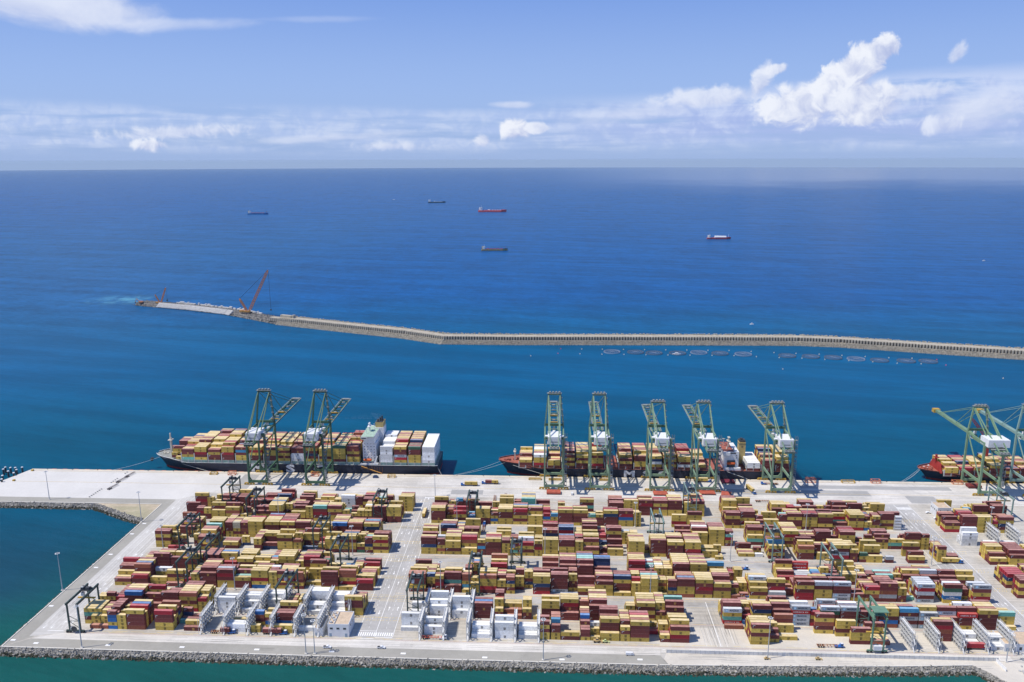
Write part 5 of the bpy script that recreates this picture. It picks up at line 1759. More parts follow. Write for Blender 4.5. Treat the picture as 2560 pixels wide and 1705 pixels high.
far_ship(645, 535, 122, 'blue', 'distant bright blue bulk carrier at the far left', 'bulk')
far_ship(1092, 506, 130, 'dark', 'dark-hulled tanker, farthest of the ships at sea')
far_ship(1231, 529, 172, 'red', 'red-hulled tanker with white superstructure far out', 'tanks')
far_ship(1236, 626, 92, 'dark', 'small coaster with a yellow hull band below the red tanker', 'bulk', 'yellow')
far_ship(1797, 597, 94, 'maroon', 'maroon gas carrier with long white tank on the right', 'gas')

# ---------------------------------------------------------------- ship-to-shore gantry cranes
STS_A = mat('crane_green', (.18, .27, .18), .55, var=.14, scale=.2)
STS_D = mat('crane_dark_green', (.055, .12, .07), .55, var=.14, scale=.2)
STS_B = mat('crane_bright_green', (.18, .28, .17), .55, var=.12, scale=.2)
STS_C = mat('crane_grey_green', (.22, .33, .29), .55, var=.12, scale=.2)
STS_G = mat('walkway_grey', (.23, .25, .24), .7, var=.2, scale=.5)
BOGIE = mat('bogie_yellow', (.48, .30, .05), .6, var=.25, scale=.6)


def make_sts(mg, label, apex, reach=98.0, yb=-6.0, wide=False):
    """origin on the quay under the middle of the landside legs, sea towards +y"""
    r = empty('ship_to_shore_crane', (0, 0, 0), 0, label, 'crane', 'ship-to-shore gantry cranes along the quay')
    G_, HW, TOP = 30.5, 8.8, 52.0
    for sx in (-1, 1):
        for y in (0, G_):
            mb = MB(); mb.bar((sx * HW, y, 2.0), (sx * HW, y, TOP + (2 if y else 0)), 1.5, 1.9); mb.build('leg', mg, r)
    for y in (0, G_):
        mb = MB(); mb.bar((-HW + .7, y, 3.6), (HW - .7, y, 3.6), 1.6, 2.2)
        for sx in (-1, 1): mb.bar((sx * (HW - .8), y, 7.5), (sx * (HW - 2.6), y, 4.4), .8)
        mb.build('sill_beam', mg, r)
    for sx in (-1, 1):
        MB().bar((sx * HW, .9, 13.4), (sx * HW, G_ - .9, 13.4), 1.2, 2.2).build('portal_beam', mg, r)
        MB().bar((sx * HW, .9, TOP - 1.2), (sx * HW, G_ - .9, TOP - .4), 1.1, 1.6).build('portal_beam', mg, r)
    for sx in (-1, 1): MB().bar((sx * HW, .6, 15), (sx * HW, G_ - .9, TOP - 2), .8).build('diagonal_brace', mg, r)
    MB().bar((-HW, G_, TOP + 2), (HW, G_, TOP + 2), 1.8, 2.2).build('cross_beam', STS_D, r); MB().bar((-HW, 0, TOP - 1), (HW, 0, TOP - 1), 1.4, 2.0).build('cross_beam', STS_D, r)
    for sx in (-1, 1):
        for y in (0, G_):
            mb = MB(); mb.bar((sx * HW - 4.6, y, 1.9), (sx * HW + 4.6, y, 1.9), 1.1, .9)
            for k in range(4): mb.bar((sx * HW - 4.2 + k * 2.8 - .9, y, .95), (sx * HW - 4.2 + k * 2.8 + .9, y, .95), 1.0, 1.3)
            mb.build('bogie', BOGIE, r)
    mb = MB()                                                   # A-frame above the waterside legs
    AX = 5.6
    for sx in (-1, 1):
        mb.bar((sx * HW, G_, TOP + 2), (sx * AX, G_ + 1, apex), 1.3, 1.5)
    mb.bar((-AX, G_ + 1, apex), (AX, G_ + 1, apex), 1.5, 1.6); mb.build('apex_frame', mg, r)
    mb = MB(); mb.box(-AX - 1.4, G_ - .8, apex + .8, AX + 1.4, G_ + 2.6, apex + 1.2)
    for q in (-5, -2, 1, 4): mb.box(q, G_ - .4, apex + 1.2, q + 1.6, G_ + 2.2, apex + 2.6)
    mb.build('apex_walkway', STS_G, r)
    mb = MB(); mb.bar((HW - .3, G_ - .9, TOP + 2), (AX + .9, G_ - .2, apex + .8), .3)
    for z in range(int(TOP) + 5, int(apex), 6): mb.box(HW - 2.4 * (z - TOP) / (apex - TOP) - 1.2, G_ - 1.2, z, HW + .9 - 2.4 * (z - TOP) / (apex - TOP), G_ + .4, z + .9)
    mb.build('apex_ladder', STS_G, r)
    BZ, BX = 46.2, 3.7
    mb = MB()                                                   # landside girder
    for sx in (-1, 1): mb.bar((sx * BX, -18, BZ), (sx * BX, G_ + 2.2, BZ), 1.1, 2.0)
    for y in (-17.4, -8, 6, 18, G_ - 3): mb.bar((-BX, y, BZ), (BX, y, BZ), .8, 1.2)
    mb.build('girder', mg, r)
    if not wide:
        mb = MB()                                               # boom over the water
        for sx in (-1, 1): mb.bar((sx * BX, G_ + 2.4, BZ), (sx * BX, G_ + reach, BZ + .8), 1.0, 1.9)
        for k in range(9): y = G_ + 8 + k * (reach - 10) / 8.6; mb.bar((-BX, y, BZ + .6), (BX, y, BZ + .6), .7, .9)
        mb.build('boom', mg, r)
        mb = MB(); mb.bar((BX + 1.2, G_ + 3, BZ + 1.2), (BX + 1.2, G_ + reach, BZ + 2), .8, .25); mb.bar((-BX - 1.2, G_ + 3, BZ + 1.2), (-BX - 1.2, G_ + reach, BZ + 2), .8, .25)
        for k in range(5): y = G_ + 16 + k * reach * .17; mb.box(-1.5, y, BZ + 1, 1.5, y + 2.4, BZ + 2.2)
        mb.box(-4, G_ + reach - 4, BZ + 1, 4, G_ + reach, BZ + 2.4)
        for k in range(12): y = G_ + 6 + k * 8.1; mb.bar((BX + 1.5, y, BZ + 1), (BX + 1.5, y, BZ + 2.6), .15)
        mb.build('boom_walkway', STS_G, r)
        mb = MB()
        for k, y in enumerate((G_ + 26, G_ + 48)): mb.bar((-BX, y, BZ + 1.8), (BX, y, BZ + 1.8), 1.2, .8)
        mb.build('buffer_frame', BOGIE, r)
    else:
        mb = MB(); mb.bar((0, G_ + 2.4, BZ), (0, G_ + reach, BZ + .8), 3.6, 2.4); mb.build('boom', mg, r)
        mb = MB(); mb.box(-3.2, G_ + reach - .5, BZ - 1.4, 3.2, G_ + reach + 4.5, BZ + 2.4); mb.build('boom_tip', BOGIE, r)
    mb = MB()
    for sx in (-1, 1):
        b_ = 1.2 if wide else BX
        mb.bar((sx * AX, G_ + 1, apex), (sx * b_, G_ + reach * .48, BZ + 1.2), .42)
        mb.bar((sx * AX, G_ + 1, apex), (sx * b_, G_ + reach * .9, BZ + 1.2), .42)
    mb.build('forestay', mg, r)
    mb = MB()
    for sx in (-1, 1):
        mb.bar((sx * AX, G_ + 1, apex), (sx * BX, -16.5, BZ + 1), .85)
        mb.bar((sx * AX, G_ + .4, apex - 1.2), (sx * (BX + 1.6), -1, TOP - 1), .85)
    mb.build('backstay', mg, r)
    mb = MB()                                                   # machinery house
    if not wide: mb.box(-6.0, yb - 1.5, BZ + 2, 6.2, yb + 15.5, BZ + 8.6); mb.box(6.2, yb + 7, BZ + 3, 9.0, yb + 11, BZ + 6.2); mb.box(-8.6, yb + 7, BZ + 3, -6.0, yb + 10, BZ + 6.6)
    else: mb.box(-9, yb, BZ + 3, 10, yb + 14, BZ + 10)
    mb.build('machinery_house', SHIP_WHITE, r)
    mb = MB(); mb.box(-6.6, yb - 2.3, BZ + 1.5, 6.8, yb + 16.3, BZ + 1.95); mb.box(-4.6, -18.6, BZ + 1.1, 4.6, -15, BZ + 1.6)
    for q in (-4, -1, 2): mb.box(q, -18, BZ + 1.6, q + 1.6, -16, BZ + 2.8)
    mb.box(-3.4, yb - 1.54, BZ + 3.4, 3.4, yb - 1.5, BZ + 4.2); mb.build('service_platform', STS_G, r)
    mb = MB(); mb.box(-1.3, G_ + 5, BZ - 3.4, 1.3, G_ + 8.4, BZ - .4); mb.box(-1, G_ + 3, BZ + 2.4, .9, G_ + 5.2, BZ + 5.6); mb.build('operator_cab', SHIP_WHITE, r)
    mb = MB()                                                   # lift and stairs on the right landside leg
    for k in range(13):
        z = 4 + k * 4
        mb.box(HW + .95, -1.6, z, HW + 3.2, 1.6, z + .18)
        mb.bar((HW + 1.4, -1.2 if k % 2 else 1.2, z), (HW + 1.4, 1.2 if k % 2 else -1.2, z + 4), .5, .15)
    for a in (HW + 1.0, HW + 3.1):
        for b_ in (-1.5, 1.5): mb.bar((a, b_, 3), (a, b_, TOP + 4), .18)
    mb.box(HW + .95, 1.0, 20, HW + 2.6, 2.6, 23); mb.box(HW + 1, -2.4, 10, HW + 3, -.8, 15)
    mb.build('stair_tower', STS_G, r)
    return r


stsA = make_sts(STS_A, 'green gantry crane with tall apex, leftmost of the five middle cranes', 84.5, 96)
stsB = make_sts(STS_A, 'green gantry crane with lower apex, third of the five middle cranes', 77.5, 88)
stsL = make_sts(STS_D, 'dark green gantry crane at the bow half of the left ship', 84.5, 98)
stsR = make_sts(STS_B, 'bright green gantry crane with a single boom and orange tip near the right edge', 76, 80, wide=True)
for nm_o, s in ((stsA, 0),):
    nm_o.location = (6.4, 704.6, 0)
copy_tree(stsA, (49.4, 704.6, 0), label='green gantry crane with tall apex, second of the five middle cranes')
stsB.location = (105.5, 704.6, 0)
copy_tree(stsB, (148.6, 704.6, 0), label='green gantry crane beside the white ship bridge, fourth of the middle five')
copy_tree(stsB, (217.8, 704.6, 0), label='green gantry crane over the ship stern, rightmost of the middle five')
stsL.location = (-277.2, 704.6, 0)
copy_tree(stsL, (-221.6, 704.6, 0), label='dark green gantry crane just left of the smoking ship bridge')
stsR.location = (407, 705.5, 0)
stsR2 = make_sts(STS_C, 'grey-green gantry crane cut by the right edge of the picture', 78, 80, wide=True)
stsR2.location = (452, 705.5, 0)

# ---------------------------------------------------------------- yard cranes on rubber tyres
RTG_D = mat('yard_crane_dark', (.055, .085, .075), .6, var=.15, scale=.4)
RTG_L = mat('yard_crane_green', (.13, .24, .17), .6, var=.12, scale=.4)
RTG_P = mat('yard_crane_pale', (.20, .30, .27), .6, var=.12, scale=.4)


def make_rtg(mg, label, big=False):
    """front-left leg at the origin, spans 23.6 m towards +y"""
    r = empty('yard_gantry_crane', (0, 0, 0), 0, label, 'crane', 'rubber-tyred yard cranes over the stacks')
    W, S, T_ = (7.2, 23.8, 21.2) if not big else (7.6, 25, 24)
    for x in (0, W):
        for y in (0, S):
            mb = MB(); mb.bar((x, y, 1.6), (x, y, T_ - .7), .8, 1.0); mb.build('leg', mg, r)
        mb = MB(); mb.bar((x, -1.2, T_), (x, S + 1.2, T_), .9, 1.5); mb.build('girder', mg, r)
    for y in (0, S):
        mb = MB(); mb.bar((-2.4, y, 1.7), (W + 2.4, y, 1.7), .9, .8); mb.bar((0, y, 8.5), (W, y, 3), .25); mb.bar((0, y, 12.5), (W, y, 8.5), .25); mb.bar((0, y, 8.5), (W, y, 8.5), .3)
        mb.build('sill_beam', mg, r)
        for x in (-1.9, 0.2, W - .2, W + 1.9):
            mb = MB(); mb.cyl((x, y - .5, .78), (x, y + .5, .78), .78, 12); mb.build('wheel', DKGREY, r)
    ty = random.Random(label).uniform(5, S - 7) if not big else 1.5
    mb = MB(); mb.box(.3, ty, T_ + .85, W - .3, ty + 4.6, T_ + 1.3); mb.box(1.0, ty + .6, T_ + 1.3, 3.2, ty + 3.6, T_ + 3.0); mb.box(4.0, ty + .8, T_ + 1.3, 6.2, ty + 2.4, T_ + 2.6); mb.cyl((3.4, ty + 3.2, T_ + 2.0), (6.6, ty + 3.2, T_ + 2.0), .6, 8)
    for a in (-.6, W + .6): mb.bar((a, -1, T_ + .3), (a, S + 1, T_ + .3), .5, .12)
    mb.build('trolley', DARK if not big else mg, r)
    mb = MB(); mb.box(1.4, ty + .4, T_ + 3.0, 2.8, ty + 1.6, T_ + 3.5); mb.box(4.4, ty + 3.9, T_ + 1.3, 6.0, ty + 4.8, T_ + 2.2); mb.build('electric_cabinet', SHIP_GREY, r)
    mb = MB(); mb.box(.5, ty + 1, T_ - 3.4, 2.2, ty + 2.8, T_ - 1.0); mb.build('operator_cab', SHIP_WHITE if not big else mg, r)
    mb = MB(); zz = 15.8 if not big else 12
    mb.box(-2.4, ty + 1.4, zz, W + 2.4, ty + 2.6, zz + .7)
    mb.build('spreader', BOGIE, r)
    mb = MB()
    for x in (1.0, W - 1.0): mb.bar((x, ty + 2, T_ + .8), (x, ty + 2, zz + .7), .12)
    mb.build('hoist_rope', DARK, r)
    if big:
        mb = MB(); mb.box(1.2, -1.3, 2.4, 6.2, .9, 5.4); mb.build('power_unit', SHIP_WHITE, r)
        mb = MB(); mb.box(-.6, -1, T_ + 4.4, W + .8, 6.6, T_ + 4.9)
        for a in (0, W):
            for b_ in (-.4, 6): mb.bar((a, b_, T_ + .7), (a, b_, T_ + 4.4), .4)
        mb.build('canopy', RTG_L, r)
    else:
        mb = MB(); mb.box(.8, -.7, 2.2, 2.9, .7, 4.2); mb.box(W - 2.6, S - .7, 2.2, W - .6, S + .7, 4.4); mb.build('power_unit', SHIP_GREY, r)
        mb = MB(); mb.cyl((W * .5, -1.4, 3.4), (W * .5, -1.0, 3.4), 1.9, 16); mb.build('cable_reel', DARK, r)
    return r


protoD = make_rtg(RTG_D, 'dark yard crane alone at the left end of the nearest block')
protoD.location = (-314.3, 457.2, 0)
rtgs = [  # x, y, rest of the label
    (-267.3, 514.0, 'dark yard crane over the third block beside the slim lamp mast'), (-292.7, 570.8, 'dark yard crane at the left end of the fifth block'),
    (-262.4, 536.8, 'dark yard crane above the fourth block, left yard'), (-289.4, 649.6, 'dark yard crane nearest the left quay cranes'), (-258.2, 625.8, 'dark yard crane with an orange cab behind the first left stacks'),
    (-184.1, 570.8, 'dark yard crane over the fifth block, middle of the left yard'), (-160.9, 537.6, 'dark yard crane beside the bright blue covered box'), (-148.3, 626.0, 'dark yard crane at the right end of the left yard, by the road'),
    (-183.6, 482.6, 'dark yard crane standing between the white reefer racks'), (-93.9, 482.6, 'dark yard crane by the centre road beside the white reefers'), (-55.0, 514.2, 'dark yard crane over the third block, left part of the middle yard'),
    (-26.1, 537.6, 'dark yard crane in the middle of the picture, fourth block'), (-67.9, 626.0, 'dark yard crane at the back left of the middle yard')]
for x, y, lab in rtgs: copy_tree(protoD, (x, y, 0), label=lab)
protoP = make_rtg(RTG_P, 'pale green yard crane standing in a gap among the middle yard stacks')
protoP.location = (86.1, 594.0, 0)
for x, y, lab in [(122.5, 650.0, 'pale green yard crane just behind the fourth middle quay crane'), (173.9, 571.0, 'pale green yard crane at the left end of the right yard'), (207.3, 538.0, 'pale green yard crane over the fourth block of the right yard'), (389.6, 650.0, 'pale green yard crane near the right edge beside the quay cranes')]:
    copy_tree(protoP, (x, y, 0), label=lab)
big = make_rtg(RTG_L, 'big green yard crane with canopy standing at the near right, white power unit', True)
big.location = (204.8, 456.6, 0)

# ---------------------------------------------------------------- reefer racks
RACK = mat('rack_galvanised', (.64, .64, .62), .6, var=.15, scale=.8)
RACK_D = mat('rack_dark_grey', (.30, .31, .31), .7, var=.2, scale=.8)  # plain dark grey of the socket cabinets


def make_rack(L=17.4, tiers=4, w=1.7):
    r = empty('reefer_rack', (0, 0, 0), 0, 'x', 'rack', 'white steel racks for refrigerated containers')
    mb = MB()
    n = 6
    for k in range(n + 1):
        y = L * k / n
        for x in (0, w): mb.bar((x, y, 0), (x, y, tiers * 2.9 + 1.2), .22)
        for t in range(tiers): mb.bar((0, y, t * 2.9 + .2), (w, y, (t + 1) * 2.9), .12)
    mb.build('post', RACK, r)['kind'] = 'stuff'
    for t in range(tiers):
        z = (t + 1) * 2.9 - .1
        mb = MB(); mb.box(-.1, 0, z, w + .1, L, z + .16)
        for x in (-.08, w + .08): mb.bar((x, 0, z + 1.15), (x, L, z + 1.15), .14); mb.bar((x, 0, z + .6), (x, L, z + .6), .10)
        mb.build('platform', RACK, r)
    mb = MB()
    for t in range(tiers):
        for k in range(6): y = 1.2 + k * L / 6.2; mb.box(.5, y, t * 2.9 + .1, 1.2, y + 1.1, t * 2.9 + 1.9)
    mb.build('socket_cabinet', RACK_D, r)['kind'] = 'stuff'
    mb = MB()
    for t in range(tiers): mb.bar((.85, -3.2 if t % 2 == 0 else -.4, t * 2.9), (.85, -.4 if t % 2 == 0 else -3.2, (t + 1) * 2.9), .8, .12)
    for y in (-3.4, -.3):
        for x in (.2, 1.5): mb.bar((x, y, 0), (x, y, tiers * 2.9 + 1), .14)
    mb.build('stairway', RACK, r)
    return r


rk = make_rack(); rk_used = False
rack_at = []
for k, s in enumerate((13.85, 16.3, 18.75, 21.2, 23.65, 26.1)):
    rack_at.append((SX0 + SLOT * s, 461.5, f'white steel reefer rack, {ORD[k]} from the left, nearest block of the left yard'))
for k, s in enumerate((13.9, 16.35, 18.8, 21.25, 23.6, 26.0, 28.0 + .45)):
    rack_at.append((SX0 + SLOT * s, 484.8, f'white steel reefer rack, {ORD[k]} from the left, second block of the left yard'))
for k, s in enumerate((36.55, 38.98, 41.45, 43.83, 46.25, 48.62)):
    rack_at.append((SX0 + SLOT * s, 461.2, f'white steel reefer rack, {ORD[k]} from the centre road, nearest block of the middle yard'))
for k, s in enumerate((36.7, 39.15, 41.5)):
    rack_at.append((SX0 + SLOT * s, 484.8, f'white steel reefer rack, {ORD[k]} from the centre road, second block'))
for k, s in enumerate((85.65, 88.05, 90.45, 92.85, 95.25)):
    rack_at.append((SX0 + SLOT * s, 460.6, f'white steel reefer rack at the near right, {ORD[k]} from the big green yard crane'))
for k, s in enumerate((106.0, 108.5)):
    rack_at.append((SX0 + SLOT * s, 606.0, f'white steel reefer rack in the far right yard, {ORD[k]} from the left'))
for k, (x, y, lab) in enumerate(rack_at):
    if k == 0: rk.location = (x, y, 0); rk['label'] = lab
    else: copy_tree(rk, (x, y, 0), label=lab)

# ---------------------------------------------------------------- buildings
B_WALL = mat('building_wall', (.66, .67, .68), .8, var=.05); B_ROOF = mat('roof_gravel', (.55, .43, .31), .95, var=.12)
B_GREY = mat('roof_unit_grey', (.5, .5, .5), .7, var=.1); B_DOOR = mat('door_blue_grey', (.25, .33, .42), .6, var=0)


def building(x, y, lx, ly, h, label, wins=(), doors=(), units=True, side=None, recess=0.0):
    r = empty('terminal_building', (x, y, 0), 0, label, 'building')
    mb = MB(); mb.box(0, 0, 0, lx, ly, h); mb.build('wall', B_WALL, r)
    mb = MB(); mb.box(.35, .35, h + .0, lx - .35, ly - .35, h + .06); rf = mb.build('roof', B_ROOF, r)
    mb = MB()
    for a in ((0, 0, lx, .3), (0, ly - .3, lx, ly), (0, .3, .3, ly - .3), (lx - .3, .3, lx, ly - .3)): mb.box(a[0], a[1], h + .003, a[2], a[3], h + .5)
    mb.build('parapet', B_WALL, r)
    if units:
        mb = MB()
        for k in range(5): mb.box(1.2 + (k % 2) * 1.4, 1.5 + k * ly / 6, h + .06, 2.4 + (k % 2) * 1.4, 2.9 + k * ly / 6, h + 1.2)
        mb.box(3.9, .8, h + .06, 4.4, ly - .8, h + .7); mb.build('roof_unit', B_GREY, r)
    for (a, b_, w, hh) in wins:
        mb = MB(); mb.box(a, -.04, b_, a + w, .0, b_ + hh); wd = mb.build('window', GLASS, r)
        m2 = MB(); m2.box(a - .1, -.10, b_ - .12, a + w + .1, -.041, b_ - .02); s_ = m2.build('sill', B_GREY, wd)
    for (a, w, hh) in doors:
        mb = MB(); mb.box(a, -.05, .02, a + w, .0, hh); mb.build('door', B_DOOR, r)
    if side:
        for (a, b_, w, hh, sx) in side:
            mb = MB(); xx = -.04 if sx < 0 else lx; mb.box(xx, a, b_, xx + .04, a + w, b_ + hh); mb.build('window', GLASS, r)
    return r


building(-142.5, 459.6, 13.9, 15.5, 8.8, 'white two-storey office with gravel roof beside the centre crossing', [(1.4, 5.4, 2, 1.3), (5.8, 5.4, 2, 1.3), (10.2, 5.4, 2, 1.3)], [(.9, 1.6, 2.6), (11.2, 1.6, 2.6)], side=[(4, 5.4, 1.6, 1.3, 1), (9, 5.4, 1.6, 1.3, 1)])
building(-151.8, 460.3, 5.6, 15.0, 5.2, 'low narrow white building directly left of the office', [], [(.8, 1.0, 2.3)], units=False)
building(337.8, 655.6, 11.2, 12.8, 9.2, 'white building with sand-coloured roof beside the right road', [(1.9, 5.4, 1.0, 1.9), (8.0, 5.4, 1.0, 1.9)], [(1.0, 9, 3.2)], units=False, side=[(2, 5.4, 1.0, 1.6, -1), (5, 5.4, 1.0, 1.6, -1), (8, 5.4, 1.0, 1.6, -1), (10.6, 5.4, 1.0, 1.6, -1)])
building(289.5, 461.5, 22, 15, 4.8, 'low white building with beige roof at the right end of the reefer racks', [(4.4, 1.0, 1.6, 2.2), (9.2, 1.0, 1.6, 2.2), (14, 1.0, 1.6, 2.2)], [(1.2, 1.6, 2.6)], units=False)
building(310, 424, 16, 10, 4, 'small white shed in the lower right corner', [], [(2, 1.4, 2.3)], units=False)

# fence
FENCE = mat('fence_grey', (.60, .60, .58), .8, var=.12)
fr = empty('fence', (0, 0, 0), 0, 'long pale grey panel fence along the sandy strip at the near right', 'fence')
mb = MB(); x = 76.2
while x < 278: mb.box(x + .08, 450.95, 0, x + 2.92, 451.08, 2.3); x += 3.0
mb.build('fence_panel', FENCE, fr)['kind'] = 'stuff'
mb = MB(); x = 76.2
while x < 281: mb.box(x - .08, 450.85, 0, x + .08, 451.2, 2.45); x += 3.0
mb.build('fence_post', SHIP_GREY, fr)['kind'] = 'stuff'
mb = MB(); mb.bar((278.6, 450.6, 1.15), (279.4, 440.5, 1.15), .14, 2.3)
o = mb.build('fence', SHIP_WHITE); tag(o, 'short white fence running down to the rocks at the right end', 'fence')

# ---------------------------------------------------------------- lamp masts
POLE = mat('lamp_steel', (.42, .44, .46), .5, var=.05)


def make_lamp(h, heads=6):
    r = empty('lamp_mast', (0, 0, 0), 0, 'x', 'lamp mast', 'tall floodlight masts')
    mb = MB(); mb.cyl((0, 0, .5), (0, 0, h), .34, 10, .16); mb.build('mast', POLE, r)
    mb = MB(); mb.rbox(0, 0, 0, 1.6, 1.6, .5); mb.build('footing', G_KERB, r)
    mb = MB()
    for k in range(8): a = math.pi / 4 * k; mb.bar((1.0 * math.cos(a), 1.0 * math.sin(a), h - .4), (1.0 * math.cos(a + math.pi / 4), 1.0 * math.sin(a + math.pi / 4), h - .4), .12)
    mb.bar((-1, 0, h - .4), (1, 0, h - .4), .12); mb.bar((0, -1, h - .4), (0, 1, h - .4), .12); mb.build('lamp_ring', POLE, r)
    for k in range(heads):
        a = 2 * math.pi * k / heads
        mb = MB(); mb.rbox(1.25 * math.cos(a), 1.25 * math.sin(a), h - .9, .7, .7, .35, a); mb.build('floodlight', SHIP_WHITE, r)
    return r


lamps = [(-458.3, 663.5, 28.5, 'lamp mast on the white apron, farthest left'), (-349.9, 621.4, 28.5, 'lamp mast at the head of the left basin, beside the sand'), (-351.2, 508.6, 29.5, 'lamp mast on the kerb of the left basin'),
 (-297.1, 441.2, 29.5, 'lamp mast on the near kerb in front of the leftmost yard crane'), (-151.4, 440.6, 28.5, 'taller of the two lamp masts in front of the office'), (-145.9, 440.9, 24, 'shorter of the two lamp masts in front of the office'),
 (-1.6, 440.4, 29, 'lamp mast on the near kerb in the middle of the picture'), (138.3, 447.8, 29, 'lamp mast behind the near fence'), (284.7, 450.2, 22, 'lamp mast at the right end of the near fence'),
 (-306.6, 571.5, 22, 'lamp mast at the left end of the fifth block'), (-152.6, 568.6, 26, 'lamp mast behind the bright blue covered box'), (-225.8, 514.2, 26, 'lamp mast behind the left reefer racks'), (-1.3, 568, 27, 'lamp mast in the middle of the middle yard'),
 (-75.6, 514.6, 25.5, 'lamp mast beside the third block near the centre road'), (73.7, 515.6, 26, 'lamp mast in the third block of the middle yard, right part'), (142.1, 571, 24, 'lamp mast in the open gap of the middle yard'), (217.3, 628, 24, 'lamp mast in the back of the right yard'),
 (294.4, 571, 24, 'lamp mast beside the right road'), (215.6, 515, 26, 'lamp mast in the third block of the right yard'), (367.2, 628, 24, 'lamp mast in the far right yard'), (74.7, 628, 23, 'lamp mast in the seventh block of the middle yard'), (-231.6, 628, 22, 'lamp mast in the seventh block of the left yard'),
 (-76.8, 628, 23, 'lamp mast in the seventh block near the centre road'), (-103.5, 684, 22, 'lamp mast at the seaward end of the centre road')]
lp = {}
for x, y, h, lab in lamps:
    hh = round(h)
    if hh not in lp: lp[hh] = make_lamp(hh); o = lp[hh]; o.location = (x, y, 0); o['label'] = lab
    else: copy_tree(lp[hh], (x, y, 0), label=lab)

# ---------------------------------------------------------------- vehicles
CAB_BLUE = mat('cab_blue', (.02, .13, .42), .4, var=0, spec=.5); CAB_WHITE = mat('cab_white', (.72, .73, .74), .4, var=0, spec=.5)
CHASSIS = mat('chassis_brown', (.30, .13, .06), .7, var=.2); CHASSIS_R = mat('chassis_red', (.45, .07, .04), .7, var=.15)
used_on_truck = []


def truck(x, y, rz, label, cab=CAB_BLUE, chassis=CHASSIS, load=(), tractor=True):
    """tractor faces local +x, trailer behind it; load = [(offset, length, letter, label)]"""
    r = empty('terminal_truck', (x, y, 0), rz, label, 'truck')
    mb = MB()
    for s in (-.9, .9): mb.box(-13.4, s - .14, 1.15, -.4, s + .14, 1.45)
    for k in range(7): mb.box(-13.3 + k * 2.1, -1.15, 1.2, -13.0 + k * 2.1, 1.15, 1.5)
    mb.build('trailer_frame', chassis, r)
    for xx in (-12.2, -10.8, -9.4):
        mb = MB()
        for s in (-1, 1): mb.cyl((xx, s * .75, .52), (xx, s * 1.2, .52), .52, 10)
        mb.build('trailer_wheel', DKGREY, r)
    if tractor:
        mb = MB(); mb.box(-2.2, -1.2, .7, 3.0, 1.2, 1.2); mb.box(1.1, -1.22, 1.2, 3.0, 1.22, 1.75); mb.box(1.1, -1.22, 1.75, 2.9, .5, 3.1); mb.build('cab', cab, r)
        mb = MB(); mb.box(2.9, -1.1, 1.9, 2.94, .4, 2.9); mb.box(1.3, -1.26, 1.95, 2.7, -1.221, 2.85); mb.build('windscreen', GLASS, r)
        mb = MB(); mb.box(1.2, -1.1, 3.1, 2.8, .4, 3.16); mb.build('cab_roof', CAB_WHITE, r)
        for xx in (-1.4, 2.2):
            mb = MB()
            for s in (-1, 1): mb.cyl((xx, s * .8, .52), (xx, s * 1.25, .52), .52, 10)
            mb.build('wheel', DKGREY, r)
    c, s = math.cos(rz), math.sin(rz)
    for (off, L, ch, lab) in load:
        lx, ly = off, -W40 / 2
        wx, wy = x + lx * c - ly * s, y + lx * s + ly * c
        plain_container(wx, wy, 1.52, L, 2.86 if L > 8 else 2.6, ch, lab, rz=rz, group=None)
    return r


def tp(px, py, z=0): return at(px, py, z)[:2]
PI = math.pi
p = tp(580, 1583); truck(p[0] - .5, p[1], 0, 'blue terminal truck with a half-loaded brown trailer, nearest left reefers', load=[(-6.8, L20, 'M', 'short maroon container on the front of the trailer of the leftmost near truck')])
p = tp(707, 1585); truck(p[0], p[1], 0, 'blue terminal truck pulling two maroon boxes in front of the reefers', load=[(-12.9, L20, 'M', 'short maroon container on the rear of the two-box trailer near the office'), (-6.7, L20, 'M', 'short maroon container on the front of the two-box trailer near the office')])
p = tp(1106, 1597); truck(p[0], p[1], 0, 'white lorry with an empty red trailer right of the centre road', cab=CAB_WHITE, chassis=CHASSIS_R)
p = tp(2095, 1618); truck(p[0], p[1], 0, 'blue terminal truck with an empty brown trailer left of the big green crane')
p = tp(2463, 1623); truck(p[0], p[1], 0, 'blue terminal truck with a red box by the near right reefer racks', load=[(-12.9, L40, 'R', 'long red container on the trailer at the near right reefer racks')])
p = tp(1063, 1283); truck(p[0], p[1] + 3, PI / 2, 'truck with a yellow box driving up the centre road', load=[(-12.9, L40, 'Y', 'long yellow container on the truck alone on the centre road')])
p = tp(1160, 1214); truck(p[0], p[1], PI, 'blue truck with one yellow box crossing the quay, left of a second truck', load=[(-12.9, L40, 'Y', 'long yellow container on the left truck of two on the bare quay')])
p = tp(1212, 1209.5); truck(p[0], p[1], PI, 'blue truck with a maroon and a yellow box on the bare quay', load=[(-6.6, L20, 'M', 'short maroon container on the right truck of two on the bare quay'), (-12.9, L20, 'Y', 'short yellow container on the right truck of two on the bare quay')])
p = tp(1884, 1234); truck(p[0], p[1], -PI / 2 + .25, 'blue truck with a yellow box turning beside the last middle crane', load=[(-12.9, L40, 'Y', 'long yellow container on the turning truck beside the last middle crane')])
p = tp(1817, 1255); truck(p[0] + 4, p[1], PI, 'blue truck with a yellow box behind the fourth middle crane', load=[(-8, L20, 'Y', 'short yellow container on the truck behind the fourth middle crane')])
p = tp(1910, 1211); truck(p[0], p[1], PI, 'blue truck waiting under the rightmost middle crane')
p = tp(1755, 1205); truck(p[0] + 6, p[1], 0, 'truck under the fourth middle crane', load=[(-12.9, L40, 'Y', 'long yellow container on the truck under the fourth middle crane')])
p = tp(1860, 1424); truck(p[0], p[1], 0, 'blue truck parked at the right end of the third middle block', load=[])
